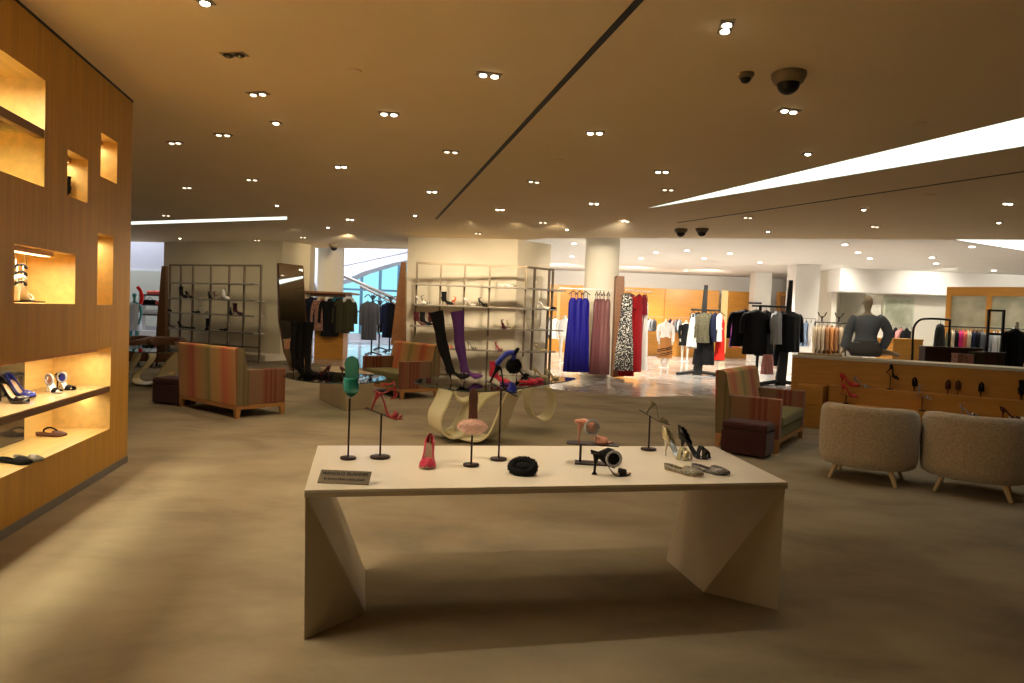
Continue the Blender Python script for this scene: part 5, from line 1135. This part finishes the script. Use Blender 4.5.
s = MB(); s.rings([el(.002, .20, .16), el(.05, .225, .185), el(.12, .215, .18), el(.19, .18, .155), el(.24, .166, .14)], True, True); q = s.build('seat_of_trousers', kj2, r)
for sx, pts in ((-1, [(-.14, 0, .585), (-.20, .01, .50), (-.245, .03, .33), (-.285, .02, .12)]), (1, [(.14, 0, .585), (.23, .02, .52), (.315, .06, .34), (.255, .11, .14)])):
    s = MB(); s.tube(smoothpath(pts, 4), [.055]+[.075]*6+[.068]*6, 12); s.build('sleeve', kj, r)
s = MB(); s.tube([(-.08, .10, .10), (-.10, .46, .12)], [.11, .085], 12); s.tube([(.08, .10, .10), (.27, .40, .12)], [.11, .085], 12); s.build('trouser_legs', kj2, r)
s = MB(); s.box(-.22, .40, .02, .30, CH+.001, CH+.03); T_ = CMX; o = s.build('plinth_tray', M['beige']); 
s2 = fz(812, 353.5, CH+.03); o.location = (s2.x, s2.y, 0); o.rotation_euler = (0, 0, crz); tag(o, 'thin pale tray on the counter left of the seated mannequin', 'tray')
# ================================================================== SMALL SHOES
def proto_set():
    P = {}
    P['pump'] = shoe('pump', L=.23, h=.10, sole=M['s_black'], upper=M['s_black'], regions=[(0, .24, (1.15, .6)), (.1, .74, .6), (.7, 1, 1)], insole=M['s_tan'])
    P['sandal'] = shoe('strappy_sandal', L=.23, h=.10, sole=M['s_black'], upper=M['s_black'], regions=[(0, .10, 1), (.66, .74, 1), (.86, .93, 1)], strap=(M['s_black'], .05, .03))
    P['flat'] = shoe('flat_shoe', L=.24, h=.01, sole=M['s_black'], upper=M['s_black'], regions=[(0, .5, .45), (.5, 1, 1)])
    r = shoe('ankle_boot', L=.24, h=.08, sole=M['s_black'], upper=M['s_black'], regions=[(0, 1, 1)], Hs=1.3)
    b = MB(); b.rings([[(.055+w*math.cos(a)+dx, w*.8*math.sin(a), z) for a in [2*PI*j/20 for j in range(20)]] for z, w, dx in ((.085, .050, .0), (.13, .045, -.005), (.18, .045, -.008), (.24, .050, -.010))], True, True); b.build('shaft', M['s_black'], r); P['boot'] = r
    r = shoe('thigh_boot', L=.24, h=.10, sole=M['s_black'], upper=M['s_black'], regions=[(0, 1, 1)], Hs=1.2)
    b = MB(); b.rings([[(.05+w*math.cos(a)+dx, w*.85*math.sin(a), z) for a in [2*PI*j/24 for j in range(24)]] for z, w, dx in ((.10, .046, 0), (.16, .043, -.006), (.24, .046, -.01), (.36, .060, -.02), (.46, .060, -.02), (.55, .058, -.01), (.68, .070, .0), (.78, .078, .0))], True, True); b.build('shaft', M['s_black'], r); P['thigh'] = r
    return P
PS = proto_set(); first = set(); M['s_brightred'] = cl('bright_red_leather', (.55, .02, .02), .35)
def sm(kind, loc, yaw, label, color=None, group=None, scale=1, rot=None, cat=None):
    cat = cat or {'boot': 'boot', 'thigh': 'boot'}.get(kind, 'shoe')
    mats = None
    if color: mats = {k: M[color] for k in ('sole', 'upper', 'shaft', 'heel', 'ankle_strap')}
    if kind not in first and not color:
        first.add(kind); o = PS[kind]; o.location = loc; o.rotation_euler = rot or (0, 0, yaw); o.scale = (scale,)*3; return tag(o, label, cat, group)
    return dup(PS[kind], loc, yaw, label, cat, group, mats, rot, scale)
# thigh boots
G2 = .56
for i, (px, py, dx) in enumerate(((294, 374.2, 0), (300.5, 374.6, 0), (307.5, 375.2, 0))):
    sm('thigh', fz(px, py, G2)+Vector((-.04, 0, 0)), .1-.2*i, f'black suede thigh boot, {ORD[i]} from left on the kidney-shaped glass table', None, 'black thigh boots', 1.0, rotm(.15-.2*i, .0, 0))
for i, (px, py, rz_) in enumerate(((330, 375.5, 2.7), (340, 376.5, .4))):
    sm('pump', fz(px, py, G2+.001), rz_, ('left' if i == 0 else 'right')+' dark wine pump on the kidney-shaped glass table', 's_darkred', 'wine pumps')
# boots on the centre glass table
G1 = .70
sm('thigh', fz(449, 382.5, G1+.001), -.1, 'tall black thigh boot leaning left on the centre glass table', None, None, 1.12, rotm(-.05, -.28, 0))
sm('thigh', fz(462, 380.5, G1+.001), -.1, 'tall purple thigh boot leaning on the centre glass table', 's_purple', None, 1.12, rotm(-.05, -.17, 0))
sm('boot', fz(489, 383.5, G1+.001), -.1, 'bright red ankle boot on the centre glass table', 's_pink', None, 1.15)
sm('flat', fz(500, 384.5, G1+.001), -.1, 'violet flat shoe right of the red ankle boot', 's_purple', None, .8)
sm('flat', fz(519, 383, G1+.001), .1, 'red flat shoe, left of the bright pair on the centre glass table', 's_pink')
sm('flat', fz(528, 380.5, G1+.001), -.3, 'red flat shoe, right of the bright pair on the centre glass table', 's_pink', None, .9)
sm('pump', fz(533, 377.5, G1+.001), -.3, 'pale green-white pump at the right tip of the centre glass table', 's_gold', None, .95)
sm('pump', fz(545, 378, G1+.001), -.4, 'pale yellow pump nearest the right tip of the centre glass table', 's_gold', None, .9)
sm('boot', fz(520, 375.8, G1+.001), .2, 'white ankle boot at the back of the centre glass table', 's_white', None, 1.1)
sm('pump', fz(515, 376.2, G1+.001), .3, 'black pump behind the red flats on the centre glass table', None, None, .9)
# centre shelf frame
ZR = rowsC; cdn = 'centre shelf frame'
for i, (px, row_, kind, colr, yw, nm) in enumerate(((499, 0, 'flat', 's_white', .1, 'white flat on the top shelf'), (505, 0, 'flat', 's_silver', .0, 'silver flat right of the white flat'), (418, 1, 'pump', 's_white', -.5, 'white pump at the left end'), (423, 1, 'sandal', 's_silver', -.4, 'silver sandal beside the left white pump'),
        (443.5, 1, 'boot', None, -.3, 'black ankle boot in the second column'), (458, 1, 'sandal', 's_orange', 2.6, 'orange sandal on the second shelf'), (466, 1, 'pump', 's_white', .4, 'white and black pump right of the orange sandal'), (480.5, 1, 'sandal', None, -.6, 'black strappy sandal on the second shelf'),
        (416.5, 2, 'boot', 's_darkred', .0, 'dark wine ankle boot, leftmost on the third shelf'), (422.5, 2, 'boot', None, .0, 'black ankle boot beside the dark wine one'), (431, 2, 'boot', 's_darkred', .1, 'brown-black boot above the black thigh boot'), (504.5, 2, 'sandal', 's_darkred', -1.2, 'wine sandal on the third shelf'), (509.5, 2, 'sandal', 's_gold', -.6, 'gold sandal right of the wine sandal'),
        (447, 3, 'sandal', 's_orange', .8, 'orange sandal between the thigh boots'), (471, 3, 'sandal', 's_silver', -.6, 'silver sandal right of the purple thigh boot'), (499, 3, 'sandal', 's_red', -.9, 'red sandal on the fourth shelf'))):
    p = fd(px, 300, DF-.05); sm(kind, (p.x-.05, p.y, ZR[row_]+.001), yw, f'{nm} of the {cdn}', colr, 'shoes on the centre shelf frame', 1.3)
for i, (px, row_, colr, kind, nm) in enumerate(((534, 1, 's_white', 'sandal', 'white sandal on the second shelf'), (540, 1, 's_white', 'pump', 'white pump on the second shelf'), (535, 2, 's_white', 'sandal', 'white sandal on the third shelf'), (546, 1, None, 'flat', 'black flat on the second shelf'), (538, 3, 's_gold', 'pump', 'gold pump on the fourth shelf'))):
    t = (px-525)/27.; p = fd(px, 300, DF+.03+t*.59); sm(kind, (p.x-.04, p.y, ZR[row_]+.001), -.2, f'{nm} of the angled right side frame', colr, 'shoes on the angled side frame', 1.3)
# left shelf frame
for i, (px, row_, kind, colr, yw, nm) in enumerate(((181, 1, 'boot', None, 0, 'black ankle boot, left of the pair on the second shelf'), (187, 1, 'pump', None, 0, 'black pump beside it on the second shelf'), (210, 1, 'sandal', None, -.5, 'black sandal on the second shelf'), (215, 1, 'sandal', 's_darkred', .4, 'dark wine sandal on the second shelf'), (224, 1, 'boot', 's_white', -.2, 'white boot on the second shelf'), (220, 1, 'flat', 's_silver', 0, 'silver flat left of the white boot'),
        (194, 2, 'flat', None, 0, 'black flat on the third shelf'), (201, 2, 'sandal', 's_silver', .5, 'silver sandal on the third shelf'), (232, 2, 'sandal', None, -.7, 'black sandal on the third shelf'), (235, 2, 'boot', 's_darkred', .2, 'wine ankle boot on the third shelf'), (169, 3, 'sandal', 's_darkred', .2, 'wine sandal at the left end of the fourth shelf'), (180, 3, 'sandal', None, .1, 'black sandal on the fourth shelf'), (188, 3, 'flat', None, .1, 'black flat on the fourth shelf'),
        (210, 3, 'boot', None, -.9, 'black ankle boot in the middle of the fourth shelf'), (222, 3, 'flat', None, .1, 'black flat on the right of the fourth shelf'), (164, 2, 'boot', None, .2, 'black boot overhanging the left end of the third shelf'))):
    t = (px-169.5)/91.; p = fd(px, 300, 19.55-1.5*t); sm(kind, (p.x-.05, p.y, rowsL[row_]+.001), yw-.35, f'{nm} of the left frame', colr, 'shoes on the left shelf frame', 1.3)
# shelf of low shoes behind the left loveseat
# counter steps
u = z2+.001; v = z3+.001
def cpos(px, py, z):
    off = -.13 if z > .6 else -.41; a = CMX @ Vector((0, off, 0)); n_ = Vector((-cd.y, cd.x, 0)); p = fpl(px, py, a, n_); p.z = z; return p
def on_step(px, py, z, kind, colr, yw, lb, sc=1.0, lift=0, pitch=0):
    return sm(kind, cpos(px, py, z)+Vector((0, 0, lift)), yw, lb, colr, None, sc, rotm(yw, pitch))
on_step(839, 392, z2+.001, 'pump', 's_brightred', -.9, 'tall red high-heel shoe on the counter step, left of the crystal mule', 1.3)
p = stand(846, 400, z3, .12, .04, 'dark stand on the lower counter step under the second red sandal', (.16, .035, .2, -.6), group='shoe stands on the counter steps', at=cpos(846, 400, z3+.001))
loc, e = onplate(p, .12, .2, -.6, -.10); sm('pump', loc, 0, 'second red sandal on a stand in front of the high red shoe', 's_brightred', None, 1.1, e)
on_step(854, 383.5, u, 'sandal', 's_crystal', -.7, 'crystal sandal on the upper counter step behind the left boucle chair', 1.0)
cb = lambda px, py, z: cpos(px, py, z)
for px, py, z, hg, lb, pl in ((890, 387, u-.001, .20, 'dark stand on the counter step holding the tilted black mule', (.16, .035, .6, -.6)), (922, 405.8, v-.001, .19, 'dark stand rising behind the gap between the boucle chairs', (.18, .035, .3, -.6))):
    p = stand(px, py, z, hg, .045, lb, pl, group='shoe stands on the counter steps', at=cpos(px, py, z+.001))
    loc, e = onplate(p, hg, pl[2], pl[3], -.10)
    sm('pump' if px == 890 else 'sandal', loc, 0, 'black mule tilted on the stand on the counter step' if px == 890 else 'crystal sandal on the stand behind the chair gap', None if px == 890 else 's_crystal', None, .95, e)
for px, py, colr, lb in ((914, 389, None, 'black heel shoe seen from behind, left of the crystal sandal on the stand'), (947.5, 391.2, 's_darkred', 'dark heel shoe seen from behind, left of three on the upper counter step'), (957.5, 391.6, 's_brown', 'brown heel shoe seen from behind, middle of three on the upper counter step'), (981, 393.5, None, 'black heel shoe seen from behind, right of three on the upper counter step')):
    on_step(px, py, u, 'pump', colr, PI/2-.6, lb, 1.4)
for px, py, lb in ((1018, 396.5, 'black ankle boot, left one at the far right of the counter step'), (1024.5, 397, 'black ankle boot, right one at the far right of the counter step')): on_step(px, py, u, 'boot', None, -.6, lb, 1.15)
on_step(1000, 412.5, v, 'pump', 's_darkred', -.6, 'wine and white pump above the right boucle chair back', 1.1); on_step(1009, 412.5, v, 'flat', 's_white', -.6, 'white-trimmed flat above the right boucle chair back', 1.0)
on_step(960, 408.0, v, 'sandal', 's_crystal', -.9, 'faint crystal sandal on the lower counter step between the dark heels', 1.0)
# shoes in the wood wall niches
def inwall(u_, v_, z): return wworld(u_, v_, z)
def ushelf(px, py, z): # pixel on a shelf -> world
    return fz(px, py, z)
ZS = za+.001; ZB = n6[2]+.001
def yw(d): return wrot+d
def wshoe(proto, px, py, z, yaw, lb, colr=None, sc=1, **k): return sm(proto, ushelf(px, py, z), yaw, lb, colr, None, sc)
r = shoe('buckle_pump', L=.25, h=.105, W=.08, sole=M['s_blackpat'], upper=M['s_blackpat'], regions=[(0, .24, (1.15, .6)), (.1, .74, .6), (.7, 1, 1)], insole=M['s_tan'], Hs=1.0)
b = MB(); b.box(.185, .225, -.024, .024, .034, .042); b.build('crystal_buckle', M['s_crystal'], r)
put(r, ushelf(-4, 401, ZS), -.25, 'black pump with tan lining and crystal buckle at the left edge of the shoe shelf', scale=1.2)
r = dup(r, ushelf(4, 396, ZS), -.25, 'blue buckle pump just behind the black buckle pump on the shelf', 'shoe', None, {'upper': M['s_blue2']}, scale=1.2)
r = shoe('pearl_mule', L=.22, h=.10, W=.078, sole=M['s_black'], upper=M['s_blackpat'], regions=[(.62, .9, 1)], insole=M['s_white'], ring=(M['s_white'], .10, .13, .030, None), Hs=.9)
put(r, ushelf(21, 388, ZS), PI-.6, 'black mule with white ring ornament at the back of the shoe shelf')
for i, (px, py, yw_, m2, lb) in enumerate(((45.5, 391, -.5, M['s_nude'], 'white crystal-ring mule, left of the pair on the shoe shelf'), (55, 388.5, -.3, M['s_blue2'], 'crystal-ring mule with navy centre, right of the pair on the shoe shelf'))):
    r = shoe('crystal_mule', L=.23, h=.105, W=.078, sole=M['s_white'] if i == 0 else M['s_black'], upper=M['s_black'], regions=[(.66, .86, 1)], insole=M['s_white'], ring=(M['s_crystal'], .115, .105, .042, m2), Hs=.8)
    b = MB(); b.tube([(0, 0, .115), (.05, -.015, .125), (.10, -.022, .11)], [.006, .016, .02], 8); b.build('back_band', M['s_white'] if i == 0 else M['s_black'], r)
    put(r, ushelf(px, py, ZS), yw_, lb)
wshoe('flat', 36, 436.5, ZB, .25, 'dark grey toe-loop flat on the lowest ledge of the wood wall', 's_brown', .95)
s = MB(); s.tube(smoothpath([(.05, .03, .012), (.05, .03, .055), (.10, .02, .075), (.16, 0, .05), (.17, -.02, .015)], 5), .008, 6); o = s.build('ankle_hoop', M['s_black'], bpy.data.objects[[q.name for q in bpy.data.objects if q.get('label', '').startswith('dark grey toe-loop')][0]])
wshoe('flat', 0, 462.5, ZB, -.1, 'black flat with white ornament at the left edge of the lowest ledge', None, 1.0); wshoe('flat', 14, 460, ZB, -.1, 'green-grey flat beside the black flat on the lowest ledge', 's_snake', .95)
# strappy sandal on a bust stand in the middle niche
nb_ = inpx(25, 290, .24); nb_.z = n4[2]+.001
r = empty('wire_display_stand', nb_, wrot, 'arched wire stand with strappy sandal in the square middle niche', 'shoe stand')
s = MB(); s.box(-.11, .13, -.08, .08, 0, .010); s.build('base', M['stand'], r)
s = MB(); s.tube(smoothpath([(-.07, .03, .010), (-.075, .03, .30), (-.04, .03, .37), (.03, .03, .38), (.07, .03, .33), (.10, .03, .01)], 6), .006, 8); s.build('arch', M['chrome'], r)
q_ = inpx(17, 290, .20); q_.z = n4[2]+.012; sm('sandal', q_, wrot+.1, 'white sandal with black straps standing in the square middle niche', 's_white', None, 1.15)
r = bpy.data.objects.new('x', None) if False else None
s = MB(); c0 = inwall(n4[0]+.10, .13, 0)
q_ = inpx(20, 290, .16); q_.z = n4[2]+.135; b = empty('strap_tower', q_, wrot, 'stack of crossed black and white straps above the niche sandal', 'shoe')
for z, m in ((.0, 's_black'), (.035, 's_white'), (.07, 's_black'), (.12, 's_black')):
    q = MB(); q.tube([(.045*math.cos(a_), .035*math.sin(a_), z+.012*math.sin(a_*2)) for a_ in [2*PI*j/20 for j in range(20)]], .007, 6, closed=True); q.build('strap', M[m], b)
q = MB(); q.tube([(.04, 0, -.03), (.04, 0, .13)], .004, 6); q.tube([(-.04, 0, -.03), (-.04, 0, .13)], .004, 6); q.build('strap_link', M['s_white'], b)
p = inpx(70.5, 195, .10); p.z = n2[2]+.001; sm('boot', p, wrot+PI/2, 'black shoe tip in the narrow niche beside the large upper niche', None, None, .8)
# ================================================================== WALL WASHING, ACCENT AND ADDED FILL LAMPS
def wash(px, py, tgt, e, z=None, ang=75, col=(1, .80, .52), rad=.08):
    p = fz(px, py, CEIL-.05); d = Vector(tgt)-p; o = light('wall_wash', 'SPOT', p, e, col, spot_size=math.radians(ang), spot_blend=.8, shadow_soft_size=rad)
    o.rotation_euler = d.to_track_quat('-Z', 'Y').to_euler(); return o
for px in (425, 470, 515):
    q = fd(px, 300, 17.1); wash(px, 224, (q.x, q.y, 1.8), 260)
q = fd(535, 300, 17.5); wash(560, 226, (q.x, q.y, 2.0), 160)
q = fd(600, 300, 18.2); wash(625, 222, (q.x, q.y, 1.9), 1500, ang=50, col=(1, .88, .68))
for px in (185, 225, 262, 295):
    q = fd(px, 300, 20.3); wash(px, 230, (q.x, q.y, 1.5), 80)
wash(560, -25, (cen.x, cen.y, TZ), 115, ang=52, col=(1, .84, .62), rad=.05)
wash(489, 74, (cen.x+.3, cen.y, TZ), 55, ang=40, col=(1, .78, .50), rad=.05)
wash(389, 113, (cen.x-.7, cen.y, TZ), 50, ang=30, col=(1, .78, .50), rad=.05)
q = fz(215, 400); wash(223, 134, (q.x, q.y, .6), 120, ang=50)
for x, y in ((-3, -3.5), (5, -3.5), (12, -2)):  # unseen lamps added behind the camera to brighten the front wall
    light('rear_fill', 'SPOT', (x, y, CEIL-.08), 22, (1, .78, .5), spot_size=math.radians(100), spot_blend=.8, shadow_soft_size=.08)

q = fd(330, 300, 22.4); wash(350, 236, (q.x, q.y, 2.8), 420, ang=45)  # unseen lamp added to brighten the left round column
for x in (2, 5, 8):  # unseen lamps added to brighten the upper back wall
    p = Vector((x, 27.5, CEILF-.5)); o = light('far_wall_fill', 'SPOT', p, 300, (1, .90, .74), spot_size=math.radians(110), spot_blend=.9, shadow_soft_size=.1); o.rotation_euler = (Vector((x, 32, 3.0))-p).to_track_quat('-Z', 'Y').to_euler()

for x, yy, ty in ((11.5, 23.6, 26), (15, 23.2, 26), (18.5, 22, 26)):  # unseen lamps added to brighten the rear right wall
    p = Vector((x, yy, CEILF-.12)); o = light('far_wall_fill', 'SPOT', p, 240, (1, .92, .78), spot_size=math.radians(110), spot_blend=.9, shadow_soft_size=.1); o.rotation_euler = (Vector((x, ty, 1.9))-p).to_track_quat('-Z', 'Y').to_euler()
S.view_settings.view_transform = 'Standard'; S.view_settings.look = 'None'; S.view_settings.exposure = EXPO; S.view_settings.gamma = 1; S.view_settings.use_curve_mapping = False
